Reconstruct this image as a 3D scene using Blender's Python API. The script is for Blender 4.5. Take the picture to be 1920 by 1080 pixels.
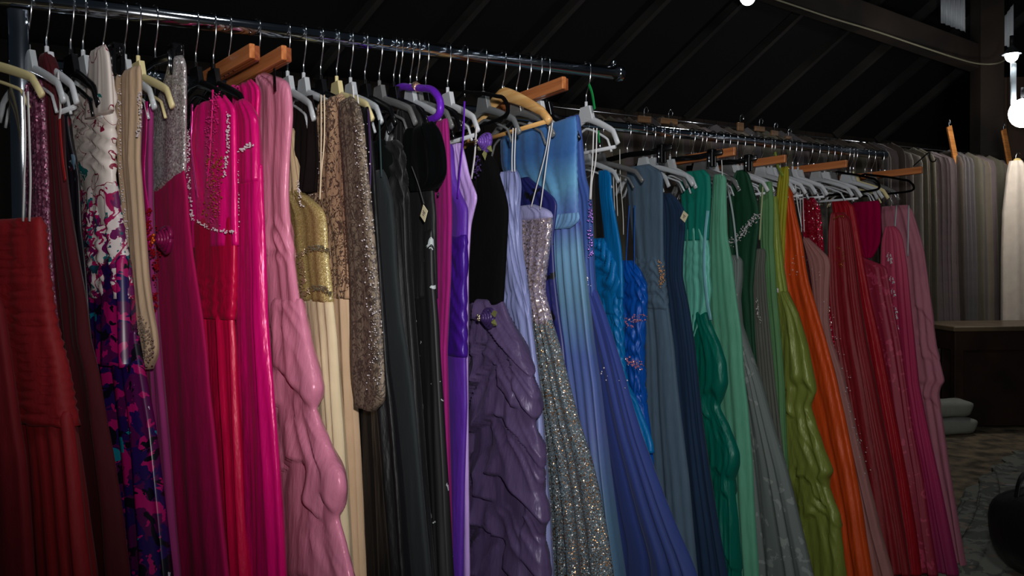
import bpy, math, random
import numpy as np
from mathutils import Vector, Matrix

random.seed(7); np.random.seed(7)
for o in list(bpy.data.objects): bpy.data.objects.remove(o)
SC = bpy.context.scene
COL = SC.collection
# ------------------------------------------------------------------ camera
F = 1600.0
EYE = Vector((0, 0, 1.30))
PITCH = math.atan(40 / F); ROLL = math.radians(-0.6)
RM = Matrix.Rotation(math.radians(90) - PITCH, 3, 'X') @ Matrix.Rotation(ROLL, 3, 'Z')
cam = bpy.data.cameras.new('camera'); cam.sensor_width = 36; cam.lens = 36 * F / 1920
cam.clip_start = .02; cam.clip_end = 100
camo = bpy.data.objects.new('camera', cam); COL.objects.link(camo)
camo.location = EYE; camo.rotation_euler = RM.to_euler(); SC.camera = camo
# ------------------------------------------------------------------ view, world
SC.view_settings.view_transform = 'Standard'; SC.view_settings.look = 'None'
SC.view_settings.gamma = 1; SC.view_settings.use_curve_mapping = False
SC.view_settings.exposure = 0.0
W = bpy.data.worlds.new('night'); SC.world = W; W.use_nodes = True
W.node_tree.nodes['Background'].inputs[0].default_value = (.55, .75, 1, 1)
W.node_tree.nodes['Background'].inputs[1].default_value = 0.012

def ray(px, py): return (RM @ Vector(((px - 960) / F, (540 - py) / F, -1)))
def at_z(px, py, z):
    d = ray(px, py); return EYE + d * ((z - EYE.z) / d.z)
def at_y(px, py, y):
    d = ray(px, py); return EYE + d * (y / d.y)

# the camera's flash: a small strobe just above the lens
fl = bpy.data.lights.new('camera_flash', 'SPOT'); fl.energy = 150; fl.shadow_soft_size = .025
fl.spot_size = math.radians(100); fl.spot_blend = 1.0; fl.color = (1, .985, .97)
flo = bpy.data.objects.new('camera_flash', fl); COL.objects.link(flo)
flo.location = (.06, -.02, 1.42)
flo.rotation_euler = (at_y(1180, 150, 3) - flo.location).to_track_quat('-Z', 'Y').to_euler()
# unseen area light added high overhead to rake and fill the gowns
aml = bpy.data.lights.new('overhead_fill', 'AREA'); aml.energy = 20; aml.size = .6; aml.color = (.93, .97, 1)
amo = bpy.data.objects.new('overhead_fill', aml); COL.objects.link(amo)
amo.location = (.5, .3, 3.7); amo.rotation_euler = (Vector((.3, 2.4, 1.3)) - amo.location).to_track_quat('-Z', 'Y').to_euler()

# ------------------------------------------------------------------ helpers
def lin(c):
    f = lambda v: v / 12.92 if v <= .04045 else ((v + .055) / 1.055) ** 2.4
    return tuple(f(x / 255) for x in c[:3]) + (1,)
MATS = {}
def base_mat(name):
    m = bpy.data.materials.new(name); m.use_nodes = True
    return m, m.node_tree, m.node_tree.nodes['Principled BSDF']
def N(nt, t, **kw):
    n = nt.nodes.new(t)
    for k, v in kw.items(): setattr(n, k, v)
    return n
def coords(nt, scale=(1, 1, 1)):
    tc = N(nt, 'ShaderNodeTexCoord'); mp = N(nt, 'ShaderNodeMapping')
    mp.inputs['Scale'].default_value = scale
    nt.links.new(tc.outputs['Object'], mp.inputs['Vector']); return mp.outputs[0]
def fabric(col, rough=.75, sheen=.15, spec=.3, weave=900, kind='cloth', wr=.16):
    sheen *= .15
    """woven cloth: slight thread-scale bump and colour grain; satin = glossier, crumpled bump"""
    key = ('f', col, rough, sheen, spec, kind)
    if key in MATS: return MATS[key]
    m, nt, p = base_mat(kind); L = nt.links
    v = coords(nt)
    no = N(nt, 'ShaderNodeTexNoise'); no.inputs['Scale'].default_value = 14; no.inputs['Detail'].default_value = 6
    L.new(v, no.inputs['Vector'])
    mx = N(nt, 'ShaderNodeMix', data_type='RGBA'); c = lin(col)
    mx.inputs[6].default_value = tuple(x * (1 - wr) for x in c[:3]) + (1,)
    mx.inputs[7].default_value = tuple(min(1, x * (1 + wr)) for x in c[:3]) + (1,)
    L.new(no.outputs[0], mx.inputs[0]); L.new(mx.outputs[2], p.inputs['Base Color'])
    p.inputs['Roughness'].default_value = rough
    p.inputs['Specular IOR Level'].default_value = spec
    p.inputs['Sheen Weight'].default_value = sheen
    p.inputs['Sheen Roughness'].default_value = .4
    v2 = coords(nt, (34, 34, 7) if kind == 'satin' else (45, 45, 14))
    n2 = N(nt, 'ShaderNodeTexNoise'); n2.inputs['Scale'].default_value = 1.0; n2.inputs['Detail'].default_value = 4
    L.new(v2, n2.inputs['Vector'])
    b = N(nt, 'ShaderNodeBump'); b.inputs['Strength'].default_value = .55 if kind == 'satin' else .45
    b.inputs['Distance'].default_value = .010 if kind == 'satin' else .006
    L.new(n2.outputs[0], b.inputs['Height']); L.new(b.outputs[0], p.inputs['Normal'])
    if kind == 'satin':
        p.inputs['Specular IOR Level'].default_value = .85
        tint = tuple(min(1, x * 1.0 + .25) for x in c[:3]) + (1,)
        p.inputs['Specular Tint'].default_value = tint
    MATS[key] = m; return m
def satin(col, rough=.36): return fabric(col, rough, .1, .9, kind='satin')
def chiffon(col, rough=.85): return fabric(col, rough, .25, .2)
def velvet(col): return fabric(col, 1.0, .06, .02, kind='velvet')
def sequin(col, glint=(255, 255, 255), scale=260, metal=.75, rough=.28, amt=1.1, keep=.55):
    key = ('s', col, glint, scale, metal, amt, keep)
    if key in MATS: return MATS[key]
    m, nt, p = base_mat('sequins'); L = nt.links
    v = coords(nt)
    vo = N(nt, 'ShaderNodeTexVoronoi'); vo.inputs['Scale'].default_value = scale; L.new(v, vo.inputs['Vector'])
    g = N(nt, 'ShaderNodeNewGeometry')
    s = N(nt, 'ShaderNodeVectorMath', operation='SUBTRACT'); s.inputs[1].default_value = (.5, .5, .5)
    L.new(vo.outputs['Color'], s.inputs[0])
    sc = N(nt, 'ShaderNodeVectorMath', operation='SCALE'); sc.inputs['Scale'].default_value = amt
    L.new(s.outputs[0], sc.inputs[0])
    a = N(nt, 'ShaderNodeVectorMath', operation='ADD'); L.new(sc.outputs[0], a.inputs[0]); L.new(g.outputs['Normal'], a.inputs[1])
    n = N(nt, 'ShaderNodeVectorMath', operation='NORMALIZE'); L.new(a.outputs[0], n.inputs[0]); L.new(n.outputs[0], p.inputs['Normal'])
    sep = N(nt, 'ShaderNodeSeparateColor'); L.new(vo.outputs['Color'], sep.inputs[0])
    th = N(nt, 'ShaderNodeMath', operation='GREATER_THAN'); th.inputs[1].default_value = keep; L.new(sep.outputs[1], th.inputs[0])
    mx = N(nt, 'ShaderNodeMix', data_type='RGBA'); mx.inputs[6].default_value = lin(col); mx.inputs[7].default_value = lin(glint)
    L.new(th.outputs[0], mx.inputs[0]); L.new(mx.outputs[2], p.inputs['Base Color'])
    mm = N(nt, 'ShaderNodeMath', operation='MULTIPLY'); mm.inputs[1].default_value = metal
    L.new(th.outputs[0], mm.inputs[0]); L.new(mm.outputs[0], p.inputs['Metallic'])
    p.inputs['Roughness'].default_value = rough; p.inputs['Specular IOR Level'].default_value = .8
    MATS[key] = m; return m
def ramp_z(name, stops, noise=.08, nscale=6, rough=.7, sheen=.3, spec=.4, bump=.3):
    """cloth dyed in bands by height"""
    m, nt, p = base_mat(name); L = nt.links
    v = coords(nt); sx = N(nt, 'ShaderNodeSeparateXYZ'); L.new(v, sx.inputs[0])
    no = N(nt, 'ShaderNodeTexNoise'); no.inputs['Scale'].default_value = nscale; no.inputs['Detail'].default_value = 3; L.new(v, no.inputs['Vector'])
    a = N(nt, 'ShaderNodeMath', operation='MULTIPLY_ADD'); a.inputs[1].default_value = noise; L.new(no.outputs[0], a.inputs[0]); L.new(sx.outputs[2], a.inputs[2])
    mr = N(nt, 'ShaderNodeMapRange'); mr.inputs[1].default_value = 0; mr.inputs[2].default_value = 1.9; L.new(a.outputs[0], mr.inputs[0])
    r = N(nt, 'ShaderNodeValToRGB'); L.new(mr.outputs[0], r.inputs[0])
    e = r.color_ramp.elements
    while len(e) > 1: e.remove(e[-1])
    e[0].position = stops[0][0] / 1.9; e[0].color = lin(stops[0][1])
    for z, c in stops[1:]:
        q = e.new(z / 1.9); q.color = lin(c)
    L.new(r.outputs[0], p.inputs['Base Color'])
    p.inputs['Roughness'].default_value = rough; p.inputs['Sheen Weight'].default_value = sheen * .15; p.inputs['Specular IOR Level'].default_value = spec
    n2 = N(nt, 'ShaderNodeTexNoise'); n2.inputs['Scale'].default_value = 40; L.new(v, n2.inputs['Vector'])
    b = N(nt, 'ShaderNodeBump'); b.inputs['Strength'].default_value = bump; b.inputs['Distance'].default_value = .004
    L.new(n2.outputs[0], b.inputs['Height']); L.new(b.outputs[0], p.inputs['Normal'])
    return m
def print_mat(name, bg, inks, scale=18, rough=.4, width=.06, dist=1.2):
    """printed satin: blotches and vine-like lines of several inks on a ground colour. inks = [(colour, threshold, seed, kind)]"""
    m, nt, p = base_mat(name); L = nt.links
    v = coords(nt); cur = None
    for i, (c, th, seed, kind) in enumerate(inks):
        no = N(nt, 'ShaderNodeTexNoise', noise_dimensions='4D'); no.inputs['W'].default_value = seed
        no.inputs['Scale'].default_value = scale * (1 if kind != 'line' else .8); no.inputs['Detail'].default_value = 3
        no.inputs['Distortion'].default_value = dist; L.new(v, no.inputs['Vector'])
        src = no.outputs[0]
        if kind == 'line':
            s1 = N(nt, 'ShaderNodeMath', operation='SUBTRACT'); s1.inputs[1].default_value = .5; L.new(src, s1.inputs[0])
            s2 = N(nt, 'ShaderNodeMath', operation='ABSOLUTE'); L.new(s1.outputs[0], s2.inputs[0])
            g = N(nt, 'ShaderNodeMath', operation='LESS_THAN'); g.inputs[1].default_value = th; L.new(s2.outputs[0], g.inputs[0])
        else:
            g = N(nt, 'ShaderNodeMath', operation='GREATER_THAN'); g.inputs[1].default_value = th; L.new(src, g.inputs[0])
        mx = N(nt, 'ShaderNodeMix', data_type='RGBA'); L.new(g.outputs[0], mx.inputs[0]); mx.inputs[7].default_value = lin(c)
        if cur is None: mx.inputs[6].default_value = lin(bg)
        else: L.new(cur, mx.inputs[6])
        cur = mx.outputs[2]
    L.new(cur, p.inputs['Base Color']); p.inputs['Roughness'].default_value = rough
    p.inputs['Specular IOR Level'].default_value = .6
    return m
def simple(name, col, rough=.5, metal=0, trans=0, spec=.5, emit=None, strength=0, ior=1.45, coat=0, nscale=0):
    key = (name, col, rough, metal, trans)
    if key in MATS: return MATS[key]
    m, nt, p = base_mat(name)
    p.inputs['Base Color'].default_value = lin(col); p.inputs['Roughness'].default_value = rough
    p.inputs['Metallic'].default_value = metal; p.inputs['Transmission Weight'].default_value = trans
    p.inputs['Specular IOR Level'].default_value = spec; p.inputs['IOR'].default_value = ior; p.inputs['Coat Weight'].default_value = coat
    if emit: p.inputs['Emission Color'].default_value = lin(emit); p.inputs['Emission Strength'].default_value = strength
    if nscale:
        v = coords(nt); no = N(nt, 'ShaderNodeTexNoise'); no.inputs['Scale'].default_value = nscale; nt.links.new(v, no.inputs['Vector'])
        mr = N(nt, 'ShaderNodeMapRange'); mr.inputs[3].default_value = max(0, rough - .1); mr.inputs[4].default_value = rough + .12
        nt.links.new(no.outputs[0], mr.inputs[0]); nt.links.new(mr.outputs[0], p.inputs['Roughness'])
    MATS[key] = m; return m
def wood(name, c1, c2, scale=(3, 60, 60), rough=.45, coat=.2):
    key = (name, c1, c2)
    if key in MATS: return MATS[key]
    m, nt, p = base_mat(name); v = coords(nt, scale)
    no = N(nt, 'ShaderNodeTexNoise'); no.inputs['Scale'].default_value = 1; no.inputs['Detail'].default_value = 8; no.inputs['Distortion'].default_value = .6
    nt.links.new(v, no.inputs['Vector'])
    r = N(nt, 'ShaderNodeValToRGB'); nt.links.new(no.outputs[0], r.inputs[0])
    r.color_ramp.elements[0].position = .35; r.color_ramp.elements[0].color = lin(c1)
    r.color_ramp.elements[1].position = .65; r.color_ramp.elements[1].color = lin(c2)
    nt.links.new(r.outputs[0], p.inputs['Base Color']); p.inputs['Roughness'].default_value = rough; p.inputs['Coat Weight'].default_value = coat
    MATS[key] = m; return m

CHROME = simple('chrome', (215, 220, 228), .09, 1.0, nscale=8)
WIRE = simple('hook_wire', (225, 228, 232), .16, 1.0)
CLEAR = simple('clear_plastic', (240, 244, 248), .2, 0, .55, 1.0, coat=.8)
SMOKE = simple('smoked_plastic', (150, 150, 150), .15, 0, .6, .8)
BLACKP = simple('black_plastic', (12, 12, 14), .22, 0, 0, .6)
WHITEP = simple('white_plastic', (190, 192, 196), .35)
CREAMP = simple('cream_plastic', (205, 190, 140), .4)
GREYP = simple('grey_plastic', (105, 107, 108), .35)
HWOOD = wood('hanger_wood', (150, 82, 40), (196, 122, 72), rough=.35)
PWOOD = wood('pale_hanger_wood', (205, 150, 85), (232, 188, 125), rough=.3)
BVEL = velvet((8, 7, 8))
PURP = satin((96, 30, 170))

def smooth(me):
    me.polygons.foreach_set('use_smooth', [True] * len(me.polygons))
def mesh_obj(name, verts, faces, m, parent=None, sm=True):
    me = bpy.data.meshes.new(name); me.from_pydata([tuple(v) for v in verts], [], faces); me.update()
    if sm: smooth(me)
    me.materials.append(m)
    o = bpy.data.objects.new(name, me); COL.objects.link(o)
    if parent: o.parent = parent
    return o
class MB:
    def __init__(s): s.v = []; s.f = []
    def add(s, v, f):
        b = len(s.v); s.v += [tuple(x) for x in v]; s.f += [tuple(i + b for i in q) for q in f]; return s
    def box(s, c, h, rot=None):
        V = []
        for i in (-1, 1):
            for j in (-1, 1):
                for k in (-1, 1):
                    p = Vector((i * h[0], j * h[1], k * h[2]))
                    if rot: p = rot @ p
                    V.append(p + Vector(c))
        return s.add(V, [(0, 1, 3, 2), (4, 6, 7, 5), (0, 4, 5, 1), (2, 3, 7, 6), (0, 2, 6, 4), (1, 5, 7, 3)])
    def bevbox(s, c, h, b):
        """box with chamfered edges"""
        V = []; F_ = []
        x, y, z = h
        rings = [(x - b, y - b, -z), (x, y, -z + b), (x, y, z - b), (x - b, y - b, z)]
        for (a, d, zz) in rings:
            bb = min(b, a, d)
            for (sx, sy) in ((a, d - bb), (a - bb, d), (-a + bb, d), (-a, d - bb), (-a, -d + bb), (-a + bb, -d), (a - bb, -d), (a, -d + bb)):
                V.append((c[0] + sx, c[1] + sy, c[2] + zz))
        for r in range(3):
            for i in range(8):
                F_.append((r * 8 + i, r * 8 + (i + 1) % 8, (r + 1) * 8 + (i + 1) % 8, (r + 1) * 8 + i))
        F_.append(tuple(range(7, -1, -1))); F_.append(tuple(range(24, 32)))
        return s.add(V, F_)
    def tube(s, pts, r, n=8, ref=(0, 1, 0), flat=None, caps=True):
        """sweep; r number or list; flat = list/tuple of (along-ref radius, in-plane radius)"""
        P = [Vector(p) for p in pts]; ref = Vector(ref); V = []; m = len(P)
        for i, p in enumerate(P):
            t = (P[min(i + 1, m - 1)] - P[max(i - 1, 0)]).normalized()
            b = ref - t * ref.dot(t)
            if b.length < 1e-4: b = Vector((1, 0, 0)) - t * t.x
            b.normalize(); q = t.cross(b)
            if flat: fa, fb = flat[i] if isinstance(flat, list) else flat
            else: fa = fb = r[i] if isinstance(r, (list, tuple)) else r
            for k in range(n):
                a = 2 * math.pi * k / n
                V.append(p + b * (fa * math.cos(a)) + q * (fb * math.sin(a)))
        Fc = [(i * n + k, i * n + (k + 1) % n, (i + 1) * n + (k + 1) % n, (i + 1) * n + k) for i in range(m - 1) for k in range(n)]
        if caps: Fc += [tuple(range(n - 1, -1, -1)), tuple(range((m - 1) * n, m * n))]
        return s.add(V, Fc)
    def ball(s, c, r, seg=6, rings=4, sc=(1, 1, 1)):
        V = [(c[0], c[1], c[2] + r * sc[2])]
        for i in range(1, rings):
            th = math.pi * i / rings
            for k in range(seg):
                a = 2 * math.pi * k / seg
                V.append((c[0] + r * sc[0] * math.sin(th) * math.cos(a), c[1] + r * sc[1] * math.sin(th) * math.sin(a), c[2] + r * sc[2] * math.cos(th)))
        V.append((c[0], c[1], c[2] - r * sc[2])); e = len(V) - 1
        Fc = [(0, 1 + k, 1 + (k + 1) % seg) for k in range(seg)]
        for i in range(rings - 2):
            for k in range(seg):
                a = 1 + i * seg + k; b = 1 + i * seg + (k + 1) % seg
                Fc.append((a, a + seg, b + seg, b))
        o = 1 + (rings - 2) * seg
        Fc += [(o + k, e, o + (k + 1) % seg) for k in range(seg)]
        return s.add(V, Fc)
    def build(s, name, m, parent=None, sm=True): return mesh_obj(name, s.v, s.f, m, parent, sm)
def empty(name, loc, rz=0):
    o = bpy.data.objects.new(name, None); o.empty_display_size = .05; COL.objects.link(o); o.location = loc; o.rotation_euler = (0, 0, rz); return o
def tag(o, label=None, cat=None, group=None, kind=None):
    if label: o['label'] = label
    if cat: o['category'] = cat
    if group: o['group'] = group
    if kind: o['kind'] = kind
    return o
def struct(name, mb, m, sm=False): return tag(mb.build(name, m, None, sm), kind='structure')
def curve(pts, n=24):
    """Catmull-Rom through points"""
    P = [Vector(p) for p in pts]; P = [P[0] * 2 - P[1]] + P + [P[-1] * 2 - P[-2]]; out = []
    k = len(P) - 3; per = max(2, n // k)
    for i in range(1, k + 1):
        for j in range(per):
            t = j / per; a, b, c, d = P[i - 1], P[i], P[i + 1], P[i + 2]
            out.append(.5 * ((2 * b) + (c - a) * t + (2 * a - 5 * b + 4 * c - d) * t * t + (3 * b - a - 3 * c + d) * t ** 3))
    out.append(P[-2]); return out

# ------------------------------------------------------------------ the place
# back row frame: Q + s*R3 + n*N3
Q3 = at_z(1140, 220, 2.27); E3 = at_z(1885, 300, 2.27)
R3 = Vector((E3.x - Q3.x, E3.y - Q3.y, 0)); L3 = R3.length; R3.normalize(); N3 = Vector((-R3.y, R3.x, 0))
def row3(s, n, z): p = Q3 + R3 * s + N3 * n; return Vector((p.x, p.y, z))

m, nt, p = base_mat('earth_floor'); v = coords(nt)
no = N(nt, 'ShaderNodeTexNoise'); no.inputs['Scale'].default_value = 9; no.inputs['Detail'].default_value = 8; nt.links.new(v, no.inputs['Vector'])
rr = N(nt, 'ShaderNodeValToRGB'); nt.links.new(no.outputs[0], rr.inputs[0])
rr.color_ramp.elements[0].position = .35; rr.color_ramp.elements[0].color = lin((70, 60, 46)); rr.color_ramp.elements[1].position = .7; rr.color_ramp.elements[1].color = lin((150, 132, 104))
nt.links.new(rr.outputs[0], p.inputs['Base Color']); p.inputs['Roughness'].default_value = .95
bm_ = N(nt, 'ShaderNodeBump'); bm_.inputs['Distance'].default_value = .02; nt.links.new(no.outputs[0], bm_.inputs['Height']); nt.links.new(bm_.outputs[0], p.inputs['Normal'])
EARTH = m
struct('floor', MB().box((1, 5, -.05), (9, 9, .05)), EARTH)

def board_mat(name, c1, c2, axis_scale):
    return wood(name, c1, c2, axis_scale, .85, 0)
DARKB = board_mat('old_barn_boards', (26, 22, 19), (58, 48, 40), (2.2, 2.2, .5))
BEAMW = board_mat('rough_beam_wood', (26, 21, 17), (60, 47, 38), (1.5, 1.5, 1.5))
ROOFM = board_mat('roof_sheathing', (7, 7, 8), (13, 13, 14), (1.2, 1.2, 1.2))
# back wall of upright boards
mb = MB()
s = -7.5
while s < L3 + 4:
    w = .17
    mb.add([row3(s, 2.02, 0), row3(s + w, 2.02, 0), row3(s + w, 2.02, 2.8), row3(s, 2.02, 2.8),
            row3(s, 2.05 + .01 * random.random(), 0), row3(s + w, 2.05, 0), row3(s + w, 2.05, 2.8), row3(s, 2.05, 2.8)],
           [(0, 1, 2, 3), (7, 6, 5, 4), (0, 3, 7, 4), (1, 5, 6, 2), (3, 2, 6, 7), (0, 4, 5, 1)])
    s += w + .006
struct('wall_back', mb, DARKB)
# sloping roof, rising towards the viewer
mb = MB()
def slab(mb, a, b, c, d, t):
    n = (b - a).cross(d - a).normalized() * t
    mb.add([a, b, c, d, a + n, b + n, c + n, d + n], [(3, 2, 1, 0), (4, 5, 6, 7), (0, 1, 5, 4), (1, 2, 6, 5), (2, 3, 7, 6), (3, 0, 4, 7)])
def zr(n): return 2.82 + (2.05 - n) * .98
slab(mb, row3(-7.5, 2.2, zr(2.2)), row3(L3 + 5, 2.2, zr(2.2)), row3(L3 + 5, -2.6, zr(-2.6)), row3(-7.5, -2.6, zr(-2.6)), .03)
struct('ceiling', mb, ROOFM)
RAFT = board_mat('rafter_wood', (34, 32, 30), (62, 59, 56), (1.5, 1.5, 1.5))
for i in range(10):
    s = L3 * 1.0 + .9 - i * .78
    a = row3(s, 2.0, zr(2.0) - .07); b = row3(s + 2.2, -1.6, zr(-1.6) - .07)
    mb = MB(); t = (b - a).normalized(); up = N3.cross(R3).normalized(); q = t.cross(R3).normalized()
    mb.add([a - R3 * .025 - q * .07, a + R3 * .025 - q * .07, a + R3 * .025 + q * .06, a - R3 * .025 + q * .06,
            b - R3 * .025 - q * .07, b + R3 * .025 - q * .07, b + R3 * .025 + q * .06, b - R3 * .025 + q * .06],
           [(0, 3, 2, 1), (4, 5, 6, 7), (0, 1, 5, 4), (1, 2, 6, 5), (2, 3, 7, 6), (3, 0, 4, 7)])
    struct('trim_%d' % (i + 1), mb, RAFT)
# tie beam slanting across, square post, stub post, strip of sheeting behind
def beam(name, a, b, w, h, m):
    t = (b - a).normalized(); sd = t.cross(Vector((0, 0, 1))).normalized()
    up = sd.cross(t)
    if up.z < 0: up = -up
    mb = MB(); P = []
    for e in (a, b):
        P += [e - sd * w + up * -h, e + sd * w - up * h, e + sd * w + up * h, e - sd * w + up * h]
    mb.add(P, [(0, 1, 2, 3), (7, 6, 5, 4), (0, 4, 5, 1), (1, 5, 6, 2), (2, 6, 7, 3), (3, 7, 4, 0)])
    o = mb.build(name, m, None, False)
    bv = o.modifiers.new('edge', 'BEVEL'); bv.width = .008; bv.segments = 2
    return tag(o, kind='structure')
ba = at_y(1400, -43, 6.9); bb = at_y(1862, 121, 8.8); ba = ba + (ba - bb) * .25
beam('trim_20', ba, bb, .07, .12, BEAMW)
pa = at_y(1850, 320, 8.6)
mb = MB(); mb.bevbox((pa.x, pa.y, 2.3), (.118, .11, 2.3), .012); struct('trim_21', mb, BEAMW)
c = at_y(1571, -60, 7.7); mb = MB(); mb.bevbox((c.x, c.y, c.z + .05), (.062, .05, .46), .008); struct('trim_22', mb, wood('red_brown_post', (92, 52, 36), (128, 78, 55)))
# twisted cable clipped along the beam
cp = [at_y(x, y, 6.70 + (x - 1400) / 460 * 1.74) for x, y in ((1440, -6), (1500, 14), (1560, 34), (1640, 58), (1720, 85), (1790, 108), (1832, 119))] + [at_y(1868, 119, 8.3), at_y(1893, 108, 8.0)]
mb = MB(); mb.tube(curve(cp, 60), .008, 8, (0, 0, 1))
tag(mb.build('power_cable', simple('cable_grey', (150, 145, 120), .5)), 'grey power cable running along the dark slanting beam', 'cable')
# corrugated clear panels in the gable, night glow of the barn lights on them
CORR = simple('corrugated_sheet', (205, 210, 215), .45, 0, 0, .5)
for idx, (px0, px1, t0, t1, b0, b1) in enumerate(((1764, 1811, -20, -20, 42, 60), (1872, 1901, 48, 6, 80, 92))):
    V = []; n = 36
    for i in range(n + 1):
        f = i / n; x = px0 + (px1 - px0) * f
        dy = .012 * math.sin(f * n * .9)
        a = at_y(x, t0 + (t1 - t0) * f, 8.72); b = at_y(x, b0 + (b1 - b0) * f, 8.72)
        for q, th in ((a, 0), (b, 0), (a, .006), (b, .006)):
            V.append((q.x, q.y + dy + th, q.z))
    Fc = []
    for i in range(n):
        k = i * 4; l = k + 4
        Fc += [(k, k + 1, l + 1, l), (k + 2, l + 2, l + 3, k + 3), (k, l, l + 2, k + 2), (k + 1, k + 3, l + 3, l + 1)]
    tag(mesh_obj('window_%d' % (idx + 1), V, Fc, CORR), kind='structure')
# timber wall beyond the post, at the far right
mb = MB(); a = at_y(1874, 330, 9.0)
for i in range(12):
    mb.bevbox((a.x + .1 + i * .2, 9.55 + .01 * (i % 2), 1.6), (.098, .015, 1.75), .004)
struct('wall_right', mb, board_mat('brown_boards', (58, 44, 36), (98, 78, 64), (2, 2, .5)))
# pale sheet spread on the floor
mb = MB(); V = []; nx, ny = 30, 30
c0 = at_z(1790, 905, 0); 
A, B, C_, D = at_z(1800, 935, 0), at_z(1905, 845, 0), at_z(2250, 900, 0), at_z(1700, 1300, 0)
for i in range(nx + 1):
    for j in range(ny + 1):
        u, w = i / nx, j / ny
        q = A.lerp(B, u).lerp(D.lerp(C_, u), w)
        V.append((q.x + .03 * math.sin(w * 17 + i), q.y, .006 + .012 * abs(math.sin(u * 9 + 3 * math.sin(w * 5))) * math.sin(w * 8 + u * 3) ** 2))
b0 = len(V); V += [(x, y, 0.001) for x, y, z in V]
Fc = [(i * (ny + 1) + j, (i + 1) * (ny + 1) + j, (i + 1) * (ny + 1) + j + 1, i * (ny + 1) + j + 1) for i in range(nx) for j in range(ny)]
Fc += [tuple(reversed([k + b0 for k in f])) for f in Fc]
tag(mesh_obj('floor_sheet', V, Fc, print_mat('faded_sheet', (120, 124, 112), [((88, 92, 84), .52, 1.5, 'b'), ((140, 120, 104), .62, 4.2, 'b')], 9, .9)), 'pale grey-green patterned sheet spread on the dark floor beside the bag', 'sheet')

# ------------------------------------------------------------------ racks
H1, H2, TR = 1.84, 1.80, .0185
A1, B1 = at_z(33, -3, H1), at_z(1161, 138, H1)
A2, B2 = at_z(1160, 238, H2), at_z(1657, 291, H2)
r1 = (B1 - A1).normalized(); r2 = (B2 - A2).normalized()
def rail_pt(rail, px):
    A, r = (A1, r1) if rail == 1 else (A2, r2)
    d = ray(px, 60 if rail == 1 else 250)
    # solve A + r s = d t in x,y (eye at x=y=0)
    det = r.x * (-d.y) + d.x * r.y
    s = (-A.x * (-d.y) - d.x * A.y) / det
    return A + r * s
def yaw_for(rail, px):
    if rail == 2: return 31
    return 28 + max(0, 760 - px) * .03
CH2 = CHROME
def rack(name, a, b, posts, label, z):
    root = empty(name, (a.x, a.y, 0)); d = (b - a); L_ = d.length; root.rotation_euler = (0, 0, math.atan2(d.y, d.x))
    m = MB(); m.tube([(0, 0, z), (L_, 0, z)], TR, 24); m.build('hanging_rail', CHROME, root)
    for u in posts:
        if u is None: continue
        m = MB(); m.bevbox((u, 0, z / 2 - .01), (.019, .013, z / 2 - .012), .003); m.build('upright', CHROME, root)
        m = MB(); m.bevbox((u, 0, .045), (.02, .27, .018), .004); m.build('foot', CHROME, root)
        for q in (-.25, .25):
            m = MB(); m.tube([(u - .012, q, .02), (u + .012, q, .02)], .02, 16); m.build('castor', BLACKP, root)
    return tag(root, label, 'clothes rack'), L_
Aext = A1 - r1 * .7
rk, L1 = rack('clothes_rack', Aext, B1, [.7], 'chrome clothes rack in front, its thick rail running across the top left', H1)
# end stop with screw knob
e = MB(); e.tube([(L1 - .012, 0, H1), (L1 + .006, 0, H1)], .0215, 24); e.build('end_ring', CHROME, rk)
e = MB(); e.ball((L1 - .02, 0, H1 + .028), .0085, 12, 8); e.tube([(L1 - .02, 0, H1 + .012), (L1 - .02, 0, H1 + .025)], .004, 8, (0, 1, 0)); e.build('locking_knob', CHROME, rk)
Aext2 = A2 - r2 * 1.9
rk2, L2 = rack('clothes_rack', Aext2, B2, [.06], 'thinner chrome clothes rack behind, its rail running off to the right', H2)
e = MB(); e.tube([(L2 - .01, 0, H2), (L2 + .004, 0, H2)], .021, 24); e.build('end_ring', CHROME, rk2)

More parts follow.
